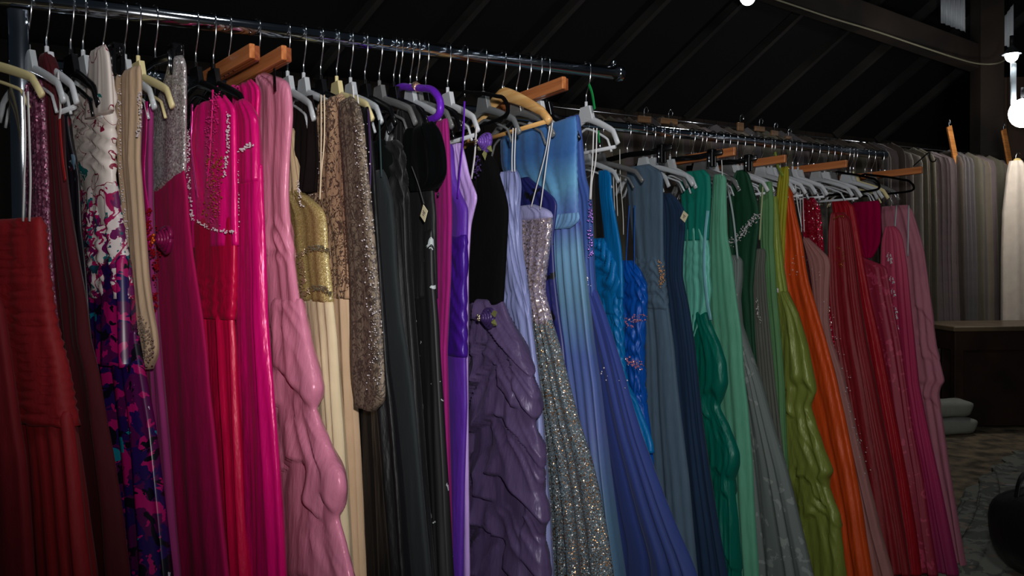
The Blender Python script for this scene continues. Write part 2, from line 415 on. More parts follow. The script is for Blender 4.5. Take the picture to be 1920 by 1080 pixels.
# ------------------------------------------------------------------ hangers
def hook(root, sgn=1, r=.0018, drop=.108, ring=.0225):
    pts = [(-ring, 0, -.012)]
    for i in range(0, 9):
        a = math.pi - math.pi * i / 8
        pts.append((ring * math.cos(a), 0, ring * math.sin(a)))
    pts += [(ring * .98, 0, -.014), (ring * .8, 0, -.032), (ring * .35, 0, -.055), (0, 0, -.072), (0, 0, -drop)]
    mb = MB(); mb.tube(curve([(p[0] * sgn, p[1], p[2]) for p in pts], 60), r, 8)
    return mb.build('hook', WIRE, root)
def arm_curve(w, z0, zt, tip=.018, n=14):
    pts = []
    for i in range(-n, n + 1):
        t = abs(i) / n; pts.append((w * i / n, 0, z0 + (zt - z0) * (t ** 1.25) - tip * max(0, t - .85) / .15))
    return pts
HANG_N = {}
def hanger(kind, rail, px, yaw=None, label='', dz=0, w=.2, group=None, tilt=0):
    H = rail_pt(rail, px); a = math.radians(yaw_for(rail, px) if yaw is None else yaw)
    nm = {'clear': 'plastic_hanger', 'smoke': 'plastic_hanger', 'black': 'plastic_hanger', 'white': 'plastic_hanger', 'cream': 'plastic_hanger', 'grey': 'plastic_hanger',
          'woodclamp': 'clamp_hanger', 'blackclamp': 'clip_hanger', 'wood': 'wooden_hanger', 'velvet': 'velvet_hanger', 'purple': 'padded_hanger'}[kind]
    # local x = towards the viewer (u), local y = along the rail
    root = empty(nm, (H.x, H.y, H.z), math.atan2(-math.cos(a), math.sin(a)))
    hook(root)
    mb = MB()
    if kind in ('clear', 'smoke', 'black', 'white', 'cream', 'grey'):
        M_ = {'clear': CLEAR, 'smoke': SMOKE, 'black': BLACKP, 'white': WHITEP, 'cream': CREAMP, 'grey': GREYP}[kind]
        z0 = -.135
        ac = arm_curve(w * .93, z0, -.196, .026)
        fl = [(.0045 + .002 * (1 - abs(q[0]) / w), .010 - .002 * abs(q[0]) / w) for q in ac]
        mb.tube(ac, 0, 12, (0, 1, 0), fl)
        # ribbed second rail under the arms and the square neck
        mb.tube([(q[0] * .8, q[1], q[2] - .016 - .012 * (1 - abs(q[0]) / w)) for q in ac], 0, 8, (0, 1, 0), (.003, .0035))
        mb.build('shoulder_arms', M_, root)
        mb = MB()
        V = [(a_, b_, c_) for b_ in (-.006, .006) for a_, c_ in ((-.036, -.145), (.036, -.145), (.021, -.102), (-.021, -.102))]
        mb.add(V, [(0, 1, 2, 3), (7, 6, 5, 4), (0, 4, 5, 1), (1, 5, 6, 2), (2, 6, 7, 3), (3, 7, 4, 0)])
        mb.tube([(0, 0, -.104), (0, 0, -.088)], .0045, 10); o = mb.build('neck', M_, root, False)
        bv = o.modifiers.new('edge', 'BEVEL'); bv.width = .003; bv.segments = 2
        if kind == 'white':
            mb = MB(); mb.tube([(-w * .85, 0, -.228), (w * .85, 0, -.228)], .005, 10); mb.build('cross_bar', M_, root)
            # curled strap notch
    elif kind == 'wood':
        ac = arm_curve(w * 1.08, -.092, -.185, .012, 20)
        fl = [(.007, .019 - .008 * abs(q[0]) / w) for q in ac]
        mb.tube(ac, 0, 16, (0, 1, 0), fl); mb.build('shoulder_arms', PWOOD, root)
        mb = MB(); mb.tube([(-w, 0, -.195), (w * 1.02, 0, -.195)], .0055, 10); mb.build('trouser_bar', PWOOD, root)
        mb = MB(); mb.tube([(0, 0, -.078), (0, 0, -.07)], .005, 10); mb.build('hook_collar', WIRE, root)
    elif kind == 'woodclamp':
        mb.bevbox((0, -.0075, -.092), (w, .006, .015), .0015); mb.build('clamp_bar', HWOOD, root, False)
        mb = MB(); mb.bevbox((0, .0075, -.092), (w * .93, .006, .015), .0015); mb.build('clamp_bar', wood('dark_hanger_wood', (112, 52, 22), (150, 80, 40)), root, False)
        mb = MB(); mb.tube([(-.03, 0, -.074), (.03, 0, -.074)], .002, 8); mb.tube([(-.03, 0, -.074), (-.03, .0, -.108)], .002, 8); mb.tube([(.03, 0, -.074), (.03, 0, -.108)], .002, 8)
        mb.build('spring_clamp', WIRE, root)
    elif kind == 'blackclamp':
        mb.tube([(-w, 0, -.10), (-w * .5, 0, -.104), (0, 0, -.098), (w * .5, 0, -.104), (w, 0, -.10)], 0, 8, (0, 1, 0), (.004, .010)); mb.build('bar', BLACKP, root)
        for u in (-w * .72, w * .78):
            mb = MB(); mb.bevbox((u, -.008, -.118), (.014, .004, .03), .002); mb.bevbox((u, .008, -.118), (.014, .004, .03), .002)
            mb.bevbox((u, 0, -.092), (.015, .012, .008), .003); cl = mb.build('clip', BLACKP, root, False)
            mb = MB(); mb.tube([(u, -.0135, -.148), (u, -.0135, -.1)], .0022, 8); mb.build('clip_spring', WIRE, cl)
    elif kind == 'velvet':
        pts = [(0, 0, -.095)] + [(w * t, 0, -.10 - .05 * t ** 1.4) for t in (.2, .4, .6, .8, .95)] + [(w * 1.05, 0, -.172), (w * .98, 0, -.19), (w * .5, 0, -.194), (0, 0, -.195), (-w * .5, 0, -.194), (-w * .98, 0, -.19), (-w * 1.05, 0, -.172)] + [(-w * t, 0, -.10 - .05 * t ** 1.4) for t in (.95, .8, .6, .4, .2)] + [(0, 0, -.095)]
        mb.tube(curve(pts, 90), .0048, 8); mb.build('frame', BVEL, root)
    elif kind == 'purple':
        pts = [(-w * t, 0, -.105 - .05 * t ** 1.4) for t in (.95, .6, .3)] + [(0, 0, -.1)] + [(w * t, 0, -.105 - .045 * t ** 1.5) for t in (.3, .6, .85)] + [(w * 1.02, 0, -.17), (w * .99, 0, -.20), (w * .7, 0, -.205)]
        mb.tube(curve(pts, 60), .0085, 12); mb.build('padded_arms', PURP, root)
        mb = MB(); mb.tube([(w * .42, 0, -.112), (w * .50, 0, -.121)], .0098, 12); mb.build('beaded_knot', sequin((170, 110, 80), (255, 230, 210), 220), root)
    if tilt: root.rotation_euler.rotate_axis('Y', math.radians(tilt))
    return tag(root, label, 'hanger', group)

# ------------------------------------------------------------------ gowns
def gsm(a, k):
    if k < 1: return a
    x = np.arange(-3 * k, 3 * k + 1); w = np.exp(-x * x / (2. * k * k)); w /= w.sum()
    return np.convolve(np.pad(a, 3 * k, mode='edge'), w, 'valid')
class Gown:
    def __init__(s, kind, label, rail, px, yaw=None, cat='dress', group=None):
        s.rail, s.px = rail, px; s.H = rail_pt(rail, px)
        s.a = math.radians(yaw_for(rail, px) if yaw is None else yaw)
        s.d = Vector((math.sin(s.a), -math.cos(s.a), 0)); s.v = Vector((math.cos(s.a), math.sin(s.a), 0))
        s.root = empty(kind, (s.H.x, s.H.y, 0), math.atan2(s.d.y, s.d.x))
        tag(s.root, label, cat, group); s.seed = (px * 13 % 97) / 7.
        s.T = .02
    def uz(s, px, py, voff=0):
        """pixel -> (u, z) on the vertical plane of this gown, shifted voff along the rail"""
        d = ray(px, py); P0 = s.H + s.v * voff - EYE
        t = P0.dot(s.v) / d.dot(s.v); P = d * t + EYE
        return (P - s.H).dot(s.d), P.z
    def shell(s, name, rows, mat, T=.02, Tb=None, A=(.002, .012), nf=3, ruch=None, pick=None, floor=False, voff=0, nt=96, dz=.008, sm=1, ph=None, cross=0, label=None, lumps=0, solid_top=True, expo=.75):
        Tb = T if Tb is None else Tb; T *= .68; Tb *= .85; ph = s.seed if ph is None else ph
        Z = []; UL = []; UR = []
        for r in rows:
            if len(r) == 2: pxL, pxR = None, r[1]
            else: pxL, pxR = r[1], r[2]
            u, z = s.uz(pxR, r[0], voff)
            if pxL is None: ul = -max(.05, min(.2, u * .9))
            else: ul = s.uz(pxL, r[0], voff)[0]; ul = min(ul, u - .02)
            Z.append(z); UL.append(ul); UR.append(u)
        Z, UL, UR = np.array(Z), np.array(UL), np.array(UR)
        if floor and Z[-1] > .1:
            k = (UR[-1] - UR[-2]) / max(.02, Z[-2] - Z[-1]); k = max(-.05, min(.3, k))
            kl = (UL[-1] - UL[-2]) / max(.02, Z[-2] - Z[-1]); kl = min(.05, max(-.15, kl))
            dzf = Z[-1] - .03
            Z = np.append(Z, .03); UR = np.append(UR, UR[-1] + k * dzf * .7); UL = np.append(UL, UL[-1] + kl * dzf * .6)
        if Z[-1] < .012:
            zi = Z[::-1]; ur0 = np.interp(.012, zi, UR[::-1]); ul0 = np.interp(.012, zi, UL[::-1]); k_ = Z > .02
            Z, UR, UL = np.append(Z[k_], .012), np.append(UR[k_], ur0), np.append(UL[k_], ul0)
        o = np.argsort(-Z); Z, UL, UR = Z[o], UL[o], UR[o]
        n = max(6, int((Z[0] - Z[-1]) / dz)); zz = np.linspace(Z[0], Z[-1], n)
        ur = np.interp(-zz, -Z, UR); ul = np.interp(-zz, -Z, UL)
        ur = gsm(ur, sm); ul = gsm(ul, sm * 3)
        th = np.linspace(0, 2 * np.pi, nt, endpoint=False)
        ct, st = np.cos(th), np.sin(th)
        U1 = np.sign(ct) * np.abs(ct) ** .8; V1 = np.sign(st) * np.abs(st) ** expo
        z = zz[:, None]; un = U1[None, :] * np.ones((n, 1)); vs = V1[None, :] * np.ones((n, 1))
        tt = (zz[0] - zz) / (zz[0] - zz[-1]); t = tt[:, None]
        cen = ((ur + ul) / 2)[:, None]; hw = ((ur - ul) / 2)[:, None]
        u = cen + hw * un
        TT = T + (Tb - T) * t
        # soft rounded rim at the very top
        rim = np.clip((zz[0] - zz) / .012, 0, 1)[:, None] ** .5 * .5 + .5
        v = TT * vs * rim
        Af = (A[0] + (A[1] - A[0]) * t ** 1.2)
        rs = np.random.RandomState(int(abs(s.px) * 7 + len(name) * 31 + 1) % 9999)
        def fold(m, sd):
            w = 0
            for q in range(m):
                fr = nf * (.55 + 1.5 * rs.rand() * (1 + .25 * q)); am = .5 / (1 + .35 * q)
                w = w + am * np.sin(2 * np.pi * fr * .5 * un * (1 + .06 * np.sin(1.7 * z + q)) + rs.rand() * 6.28 + (.4 + .9 * rs.rand()) * np.sin((1.2 + 2.5 * rs.rand()) * z + rs.rand() * 6.28) + sd)
            return w
        v = v + Af * fold(5, 0)
        v = v + vs * Af * .4 * fold(4, vs * 1.3)
        if ruch:
            for (amp, lam, cur, y0, y1) in ruch:
                amp = amp * 1.7
                z0 = s.uz(s.px + 40, y0)[1]; z1 = s.uz(s.px + 40, y1)[1]
                msk = np.clip((z0 - z) / .03, 0, 1) * np.clip((z - z1) / .03, 0, 1)
                q = z / lam * 2 * np.pi + cur * un ** 2 * 6 + 1.6 * np.sin(5.3 * un + ph + z * 17) + 1.2 * np.sin(z * 31 + ph)
                v = v + vs * msk * amp * (np.abs(np.sin(q / 2)) ** .6 - .5) * 2
                u = u + msk * amp * .5 * np.sin(q) * (un > .5)
        if pick:
            # pick = (amp, [py levels], swag curve, diagonal folds)
            amp, lv, cur, dg = pick
            zl = np.array([s.uz(s.px + 60, y)[1] for y in lv])
            zs = z + cur * (un - .2) ** 2 * .08 + .012 * np.sin(4.7 * un + ph + z * 6)
            h = np.zeros_like(zs)
            rdg = lambda x: 1 - np.abs(np.sin(x)) ** .7
            for i in range(len(zl) - 1):
                off = (-1) ** i * .28 * (zl[i] - zl[i + 1]) * np.sign(np.sin(3.3 * (un - .1) + i)) * min(1, dg)
                f = (zl[i] - zs + off) / (zl[i] - zl[i + 1]); inside = (f >= 0) & (f < 1); f = np.clip(f, 0, 1)
                sh = f ** 1.2 * (1 - np.clip((f - .92) / .08, 0, 1) ** 1.5)
                un0 = .5 * math.sin(i * 2.4 + ph)
                fan = rdg(4.5 * (un - un0) / (.30 + f) + i) * .55 * np.minimum(1, f * 4) * (1 - f * .55)
                fan2 = rdg(5.5 * un + f * 3.2 + i * 2 + ph) * .38 * (1 - f * .3)
                h = np.where(inside, sh + (fan + fan2) * dg, h)
            v = v + vs * h * amp; u = u + np.where(un > .55, (un - .55) / .45 * h * amp * .25, 0)
        wk = (1 - np.abs(np.sin(7 * un + 2.1 * np.sin(z * 5 + ph) + ph)) ** .6) * np.clip(np.sin(z * 7 + 3 * un + ph), 0, 1)
        wk2 = (1 - np.abs(np.sin(11 * un - z * 9 + 2 * np.sin(z * 6 + ph * 2))) ** .6) * np.clip(np.sin(z * 11 - 4 * un + ph * 2), 0, 1)
        v = v + vs * (.0022 * wk + .0015 * wk2) * min(1, T / .012)
        if lumps:
            v = v + vs * lumps * np.sin(z * 23 + ph) * np.sin(un * 5 + z * 9)
        v = v + voff
        V = np.stack([u, v, z * np.ones_like(u)], -1).reshape(-1, 3)
        me = bpy.data.meshes.new(name)
        idx = np.arange(n * nt).reshape(n, nt); nx_ = np.roll(idx, -1, 1)
        Fq = np.stack([idx[:-1], idx[1:], nx_[1:], nx_[:-1]], -1).reshape(-1, 4)
        faces = Fq.tolist()
        if solid_top: faces.append(idx[0].tolist())
        faces.append(idx[-1][::-1].tolist())
        me.from_pydata(V.tolist(), [], faces); me.update(); smooth(me); me.materials.append(mat)
        ob = bpy.data.objects.new(name, me); COL.objects.link(ob); ob.parent = s.root
        if label: ob['label'] = label
        s.T = max(T, .012); return ob
    def pt(s, px, py, voff):
        u, z = s.uz(px, py, voff); return Vector((u, voff, z))
    def strap(s, pts, w, mat, voff=None, name='strap', th=.0012, label=None, parent=None):
        voff = -s.T - .006 if voff is None else voff
        P = curve([s.pt(x, y, voff) for x, y in pts], 16)
        mb = MB(); mb.tube(P, 0, 8, (0, 1, 0), (th, w / 2)); o = mb.build(name, mat, parent or s.root)
        if label: o['label'] = label
        return o
    def beads(s, pts, n, spread, mat, r=.0022, voff=None, name='beading', label=None, parent=None):
        """beads sewn along a pixel polyline on the visible face"""
        voff = -s.T - .012 if voff is None else voff
        mb = MB(); rnd = random.Random(int(s.px) + n)
        seg = [math.dist(pts[i], pts[i + 1]) for i in range(len(pts) - 1)]; tot = sum(seg)
        for k in range(n):
            q = rnd.random() * tot; i = 0
            while q > seg[i] and i < len(seg) - 1: q -= seg[i]; i += 1
            f = q / seg[i]; x = pts[i][0] + (pts[i + 1][0] - pts[i][0]) * f; y = pts[i][1] + (pts[i + 1][1] - pts[i][1]) * f
            gg = lambda: max(-1.15, min(1.15, rnd.gauss(0, .8))) * spread
            p_ = s.pt(x + gg(), y + gg(), voff + rnd.random() * .003)
            mb.ball(p_, r * (.4 + .7 * rnd.random()), 5, 3)
        o = mb.build(name, mat, parent or s.root, False)
        if label: o['label'] = label
        if n >= 40: o['kind'] = 'stuff'
        return o
    def rosette(s, px, py, r, mat, voff=None, name='rosette', coremat=None, leaf=None):
        voff = -s.T - .012 if voff is None else voff; c = s.pt(px, py, voff); mb = MB()
        for k in range(5):
            rr = r * (1 - k * .18); pts = []
            for i in range(17):
                a = 2 * math.pi * i / 16 + k; q = rr * (1 + .1 * math.sin(3 * a + k))
                pts.append((c.x + q * math.cos(a), c.y - .004 * k, c.z + q * math.sin(a)))
            mb.tube(pts, 0, 6, (0, 1, 0), (.005, r * .13))
        o = mb.build(name, mat, s.root)
        if coremat:
            mb = MB()
            for k in range(9): mb.ball((c.x + random.uniform(-1, 1) * r * .28, c.y - .026, c.z + random.uniform(-1, 1) * r * .3), r * .12, 6, 4)
            mb.build('beads', coremat, o)
        if leaf:
            mb = MB()
            for a in leaf[1]:
                a = math.radians(a); dx, dz_ = math.cos(a), math.sin(a); L_ = r * 1.7
                b = Vector((c.x + dx * r * .7, c.y - .002, c.z + dz_ * r * .7)); e = b + Vector((dx, 0, dz_)) * L_ * .8; m_ = (b + e) / 2; sd = Vector((-dz_, 0, dx)) * r * .4
                mb.add([b, m_ + sd, e, m_ - sd, m_ + Vector((0, -.008, 0)), m_ + Vector((0, .003, 0))], [(0, 1, 4), (1, 2, 4), (2, 3, 4), (3, 0, 4), (1, 0, 5), (2, 1, 5), (3, 2, 5), (0, 3, 5)])
            mb.build('leaf_trim', leaf[0], o, False)
        return o
    def card(s, px, py, sz, ang=20, voff=None, mat=None):
        voff = -s.T - .02 if voff is None else voff; c = s.pt(px, py, voff); mb = MB()
        mb.box(c, (sz, .0006, sz * 1.1), Matrix.Rotation(math.radians(ang), 3, 'Y')); o = mb.build('price_tag', mat or simple('card', (225, 212, 175), .7), s.root, False)
        mb = MB()
        for k, dz_ in enumerate((.3, 0, -.35)):
            rt = Matrix.Rotation(math.radians(ang), 3, 'Y')
            mb.box(c + rt @ Vector((0, -.0009, dz_ * sz)), (sz * (.5 - .12 * k), .0003, sz * .06), rt)
        mb.build('scribble', simple('pen_ink', (70, 60, 60), .7), o, False); return o
DIAM = simple('crystal', (235, 225, 230), .12, .45)
AB = sequin((200, 120, 160), (255, 235, 190), 900, .9, .1)
GOLDB = simple('gold_bead', (230, 180, 70), .15, .9)
PINKB = simple('pink_bead', (255, 70, 170), .12, .7)
WHT = simple('ribbon_white', (205, 202, 200), .6)

# ------------------------------------------------------------------ front rack, left to right
RED = fabric((128, 14, 22), .7, .2, .35)
g = Gown('evening_gown', 'plain dark red gown at the very left edge, nearest the camera', 1, -120, 62)
g.shell('gown_body', [(418, -160, -45), (520, -160, -20), (580, -165, 6), (680, -170, 20), (780, -180, 33), (860, -185, 46), (960, -190, 54), (1080, -200, 63)], fabric((112, 16, 26), .75, .2, .3), T=.03, Tb=.05, A=(.003, .012), nf=3, floor=True)
g = Gown('evening_gown', 'red strapless gown with ruched bodice hung by white ribbons from the cream hanger', 1, -40, 58)
g.shell('ruched_bodice', [(407, -60, 74), (414, -60, 80), (430, -60, 82), (500, -62, 86), (560, -62, 93), (620, -60, 102), (680, -56, 118), (720, -50, 124), (770, -40, 131), (800, -30, 136)], RED, T=.026, Tb=.04, A=(.003, .006), nf=2, ruch=[(.0035, .019, .5, 400, 820)])
g.shell('skirt', [(770, -40, 133), (800, -30, 138), (850, -20, 144), (920, -10, 152), (1000, -5, 160), (1080, 0, 170)], RED, T=.036, Tb=.06, A=(.006, .02), nf=4, floor=True)
for x0, x1 in ((44, 43), (52, 55)): g.strap([(x0, 172), (x0 + 3, 260), (x1 + 2, 340), (x1, 415)], .007, WHT, voff=-.02, name='hanging_ribbon', label='white hanging ribbon')
hanger('cream', 1, -42, 58, 'cream plastic hanger beside the chrome upright, white ribbons looped on its tip', w=.235)

g = Gown('evening_gown', 'mauve sequined gown squeezed between the chrome upright and the maroon lace gown', 1, 48, 50)
g.shell('sequined_body', [(150, 55, 76), (200, 50, 82), (300, 45, 88), (420, 45, 92), (520, 45, 98), (600, 45, 106), (700, 45, 118), (850, 60, 130), (1080, 90, 150)], sequin((92, 40, 62), (190, 120, 150), 240, .5, .35, .9, .6), T=.014, A=(.002, .006), floor=True)
hanger('clear', 1, 52, 50, 'clear hanger holding the mauve sequined gown next to the upright', w=.17)
MAR = fabric((62, 8, 16), .8, .4, .2, kind='velvet')
g = Gown('evening_gown', 'dark maroon lace gown with a tall narrow shoulder', 1, 85, 47)
g.shell('lace_body', [(98, 82, 92), (125, 80, 104), (200, 76, 112), (300, 74, 118), (400, 76, 130), (480, 80, 143), (560, 88, 158), (640, 96, 166), (700, 100, 182), (780, 104, 194), (850, 108, 206), (960, 112, 222), (1080, 120, 234)], MAR, T=.016, Tb=.035, A=(.002, .012), nf=3, floor=True, lumps=.001)
g.strap([(108, 135), (111, 170), (113, 205), (111, 225)], .010, simple('satin_ribbon_white', (210, 205, 205), .35), name='hanger_loop', label='white satin loop')
g.strap([(111, 222), (114, 270), (118, 310), (122, 338)], .012, satin((150, 30, 30)), name='strap', label='red satin strap')
hanger('white', 1, 87, 47, 'white plastic hanger inside the maroon lace gown', w=.16)
g = Gown('evening_gown', 'black gown with teal beads showing behind the maroon lace gown', 1, 128, 46)
g.shell('gown_body', [(215, 112, 128), (260, 112, 133), (330, 112, 148), (430, 115, 152), (480, 118, 158), (640, 120, 170), (800, 125, 190), (1080, 130, 220)], print_mat('dark_print', (14, 10, 18), [((70, 90, 105), .64, 2.2, 'b'), ((90, 12, 30), .62, 7.7, 'b')], 22, .4), T=.010, A=(.002, .006), floor=True)
hanger('black', 1, 132, 46, 'black hanger holding the black gown behind the maroon lace', w=.15)

g = Gown('evening_gown', 'floral satin gown, ivory bodice with teal and red vine print turning magenta and navy below', 1, 176, 44)
FLW = print_mat('ivory_floral', (206, 194, 186), [((10, 100, 100), .64, 3.3, 'b'), ((120, 16, 50), .007, 9.1, 'line'), ((30, 70, 84), .68, 5.6, 'b')], 11, .45)
FLD = print_mat('dark_floral', (70, 8, 62), [((30, 10, 70), .50, 3.1, 'b'), ((150, 10, 84), .56, 8.8, 'b'), ((12, 8, 22), .58, 1.9, 'b'), ((15, 110, 130), .66, 6.4, 'b'), ((170, 165, 180), .70, 12.4, 'b')], 17, .32)
FLM = print_mat('mid_floral', (190, 178, 176), [((20, 90, 100), .58, 3.3, 'b'), ((140, 14, 70), .035, 9.1, 'line'), ((90, 10, 70), .56, 15.6, 'b'), ((24, 60, 78), .62, 5.6, 'b')], 24, .35)
g.shell('draped_bodice', [(130, 140, 208), (142, 126, 211), (160, 119, 213), (185, 117, 214), (215, 121, 214), (250, 124, 214), (290, 126, 213), (330, 140, 213), (370, 152, 216), (420, 156, 221)], FLW, T=.024, Tb=.022, A=(.003, .004), nf=1.5, ruch=[(.005, .034, 1.2, 145, 330)], voff=0)
g.shell('shoulder_wrap', [(84, 173, 196), (95, 171, 203), (130, 168, 207), (170, 165, 210), (205, 163, 212)], FLW, T=.012, A=(.001, .002), nf=1, voff=-.026)
g.shell('printed_midriff', [(340, 150, 214), (400, 148, 221), (450, 146, 229), (500, 152, 236), (560, 158, 243)], FLM, T=.026, Tb=.03, A=(.005, .008), nf=2.5, ruch=[(.003, .03, 1.5, 380, 560)])
g.shell('peplum', [(478, 158, 236), (540, 164, 241), (600, 166, 246), (650, 168, 250), (688, 172, 254)], FLD, T=.032, Tb=.036, A=(.004, .016), nf=3)
g.shell('skirt', [(620, 175, 250), (700, 184, 262), (800, 200, 278), (900, 214, 288), (1000, 228, 298), (1080, 232, 306)], FLD, T=.024, Tb=.04, A=(.008, .016), nf=3, floor=True)
hanger('clear', 1, 155, 45, 'clear hanger with a curled neck sticking out left of the floral gown', w=.13)
hanger('blackclamp', 1, 193, 45, 'black clip hanger gripping the ivory shoulder of the floral gown', w=.09)

NUD = fabric((168, 142, 116), .8, .3, .25)
g = Gown('evening_gown', 'nude tulle gown with a long beaded panel ending in crystals', 1, 228, 43)
g.shell('gown_body', [(150, 222, 252), (250, 226, 256), (400, 230, 262), (600, 236, 272), (800, 240, 285), (1080, 250, 300)], fabric((70, 16, 40), .8, .3, .2), T=.010, A=(.002, .006), floor=True)
g.shell('beaded_panel', [(122, 219, 262), (150, 217, 263), (200, 221, 262), (300, 224, 259), (360, 232, 263), (440, 238, 268), (520, 243, 274), (580, 248, 282), (620, 252, 290), (650, 256, 293), (672, 262, 291), (692, 270, 278)], NUD, T=.014, Tb=.012, A=(.003, .003), nf=2.2, voff=-.02)
g.beads([(224, 140), (224, 300), (236, 420), (246, 560), (262, 680)], 170, 2.2, DIAM, .0017, voff=-.036, label='crystal beading down the left edge')
g.beads([(262, 170), (262, 240), (258, 255)], 60, 3, DIAM, .002, voff=-.036)
g.beads([(262, 600), (280, 640), (277, 680)], 150, 8, simple('champagne_crystal', (215, 195, 175), .12, .8), .0022, voff=-.036)
hanger('clear', 1, 233, 43, 'clear hanger under the nude beaded panel', w=.17)
g = Gown('evening_gown', 'plum pink chiffon gown with a bright magenta strap and red beaded flowers', 1, 252, 42)
PLU = chiffon((128, 38, 92))
g.shell('gown_body', [(200, 260, 286), (300, 258, 284), (380, 256, 285), (500, 258, 290), (620, 262, 296), (700, 266, 303), (800, 270, 312), (900, 275, 320), (1000, 280, 327), (1080, 285, 334)], PLU, T=.012, Tb=.02, A=(.002, .008), nf=3, floor=True)
g.strap([(274, 190), (271, 260), (268, 330), (276, 400), (278, 470)], .022, satin((176, 14, 104)), voff=-.018, name='wide_strap')
g.beads([(278, 390), (280, 440), (292, 500), (290, 600)], 90, 4, simple('red_bead', (150, 20, 30), .2, .5), .0032, voff=-.026, label='red bead trim')
hanger('cream', 1, 258, 42, 'yellowed plastic hanger with a drooping tip left of the silver sequin bodice', w=.20)
g = Gown('evening_gown', 'magenta gown with a silver sequined one-shoulder bodice', 1, 288, 41)
MAG = fabric((150, 10, 70), .85, .1, .12)
g.shell('sequined_bodice', [(104, 322, 339), (112, 318, 345), (150, 308, 347), (165, 290, 347), (200, 284, 347), (260, 280, 346), (300, 280, 346), (330, 280, 345), (352, 280, 318), (360, 280, 296)], sequin((128, 118, 118), (235, 232, 232), 330, .7, .35, .9, .6), T=.013, A=(.002, .003), nf=1.5)
g.shell('skirt', [(318, 280, 344), (350, 282, 349), (420, 284, 354), (480, 284, 361), (540, 286, 370), (600, 290, 379), (660, 292, 386), (740, 296, 392), (800, 298, 399), (900, 304, 408), (1000, 310, 417), (1080, 316, 426)], MAG, T=.0115, Tb=.022, A=(.001, .005), nf=1.6, floor=True)
g.rosette(312, 448, .026, satin((110, 10, 60)), voff=-.03, coremat=simple('orange_bead', (200, 90, 30), .2, .5))
g.beads([(287, 420), (296, 470), (290, 520)], 60, 5, simple('red_bead', (150, 20, 30), .2, .5), .0028, voff=-.024, name='bead_trim')
hanger('blackclamp', 1, 290, 41, 'black clip hanger gripping the silver sequined shoulder', w=.155)

HPK = satin((206, 12, 106))
HRED = satin((178, 8, 58))
g = Gown('evening_gown', 'hot pink halter gown thick with gold and pink crystals over a keyhole', 1, 366, 40)
g.shell('bodice', [(178, 372, 420), (200, 356, 440), (230, 350, 441), (300, 348, 442), (400, 352, 442), (460, 356, 443)], HPK, T=.016, A=(.003, .005), nf=3)
g.shell('ruched_midriff', [(400, 354, 438), (470, 358, 441), (520, 362, 441), (560, 372, 440), (600, 378, 438)], HRED, T=.020, Tb=.018, A=(.003, .005), nf=2, ruch=[(.0022, .013, .8, 500, 610)])
g.shell('skirt', [(590, 378, 437), (640, 380, 441), (720, 386, 444), (850, 396, 452), (960, 404, 458), (1080, 412, 466)], HRED, T=.016, Tb=.022, A=(.006, .013), nf=3.2, floor=True)
g.beads([(404, 170), (394, 260), (400, 350), (402, 420)], 260, 9, PINKB, .0019, label='pink crystals')
g.beads([(402, 290), (402, 360), (392, 400)], 120, 12, GOLDB, .0021, label='gold crystals')
g.beads([(352, 240), (352, 330), (360, 410), (398, 430), (440, 436)], 170, 3, DIAM, .0021, label='clear crystals')
g.beads([(428, 210), (426, 280), (420, 330)], 80, 3, DIAM, .0021, label='clear crystals')
g.strap([(360, 195), (358, 270), (366, 340), (370, 372)], .012, PINKB, name='keyhole_edging', label='metallic pink edging')
g.strap([(399, 168), (396, 230), (392, 300), (386, 350)], .008, HPK, name='halter_cord')
hanger('black', 1, 366, 40, 'glossy black hanger holding the crystal-covered hot pink halter gown', w=.19)
g = Gown('evening_gown', 'bright fuchsia satin gown hanging in smooth straight folds', 1, 399, 38)
FUS = satin((192, 10, 98), .3)
g.shell('bodice', [(186, 442, 458), (200, 440, 472), (220, 440, 482), (260, 440, 485), (307, 440, 487), (340, 440, 488)], FUS, T=.018, A=(.002, .004), nf=2)
g.shell('skirt', [(308, 436, 488), (400, 436, 491), (480, 436, 494), (600, 436, 497), (700, 434, 505), (800, 434, 513), (900, 434, 520), (1000, 434, 525), (1080, 434, 528)], FUS, T=.018, Tb=.03, A=(.004, .014), nf=3.4, floor=True)
g.beads([(448, 284), (462, 276), (474, 270)], 40, 3, DIAM, .0024, label='crystal spray')
g.beads([(446, 300), (447, 430)], 30, 1.5, DIAM, .0016, label='crystal side seam'); g.beads([(440, 820), (445, 870)], 10, 1, DIAM, .0016)
hanger('black', 1, 399, 38, 'glossy black hanger holding the fuchsia satin gown', w=.20)
g = Gown('evening_gown', 'hot pink gown whose rounded satin shoulder peeks over the fuchsia gown', 1, 425, 37)
g.shell('gown_body', [(150, 440, 470), (156, 436, 484), (175, 436, 488), (200, 436, 486), (300, 436, 484), (600, 436, 488), (1080, 440, 500)], HPK, T=.012, A=(.002, .004), floor=True)
g.beads([(432, 160), (446, 166)], 20, 3, PINKB, .0024)
hanger('woodclamp', 1, 428, 37, 'reddish wooden clamp hanger, left of the crossing pair', w=.165, dz=0)
g = Gown('evening_gown', 'pale pink taffeta gown with gathered pick-ups down the skirt', 1, 480, 36)
PPK = satin((200, 120, 146), .32)
g.shell('bodice', [(138, 486, 496), (143, 484, 520), (146, 484, 530), (156, 484, 541), (190, 484, 546), (220, 484, 547), (300, 484, 541), (360, 484, 539), (420, 484, 542), (500, 488, 552), (570, 490, 562), (620, 490, 572)], PPK, T=.022, Tb=.02, A=(.003, .006), nf=2, ruch=[(.003, .045, 1.2, 400, 500)])
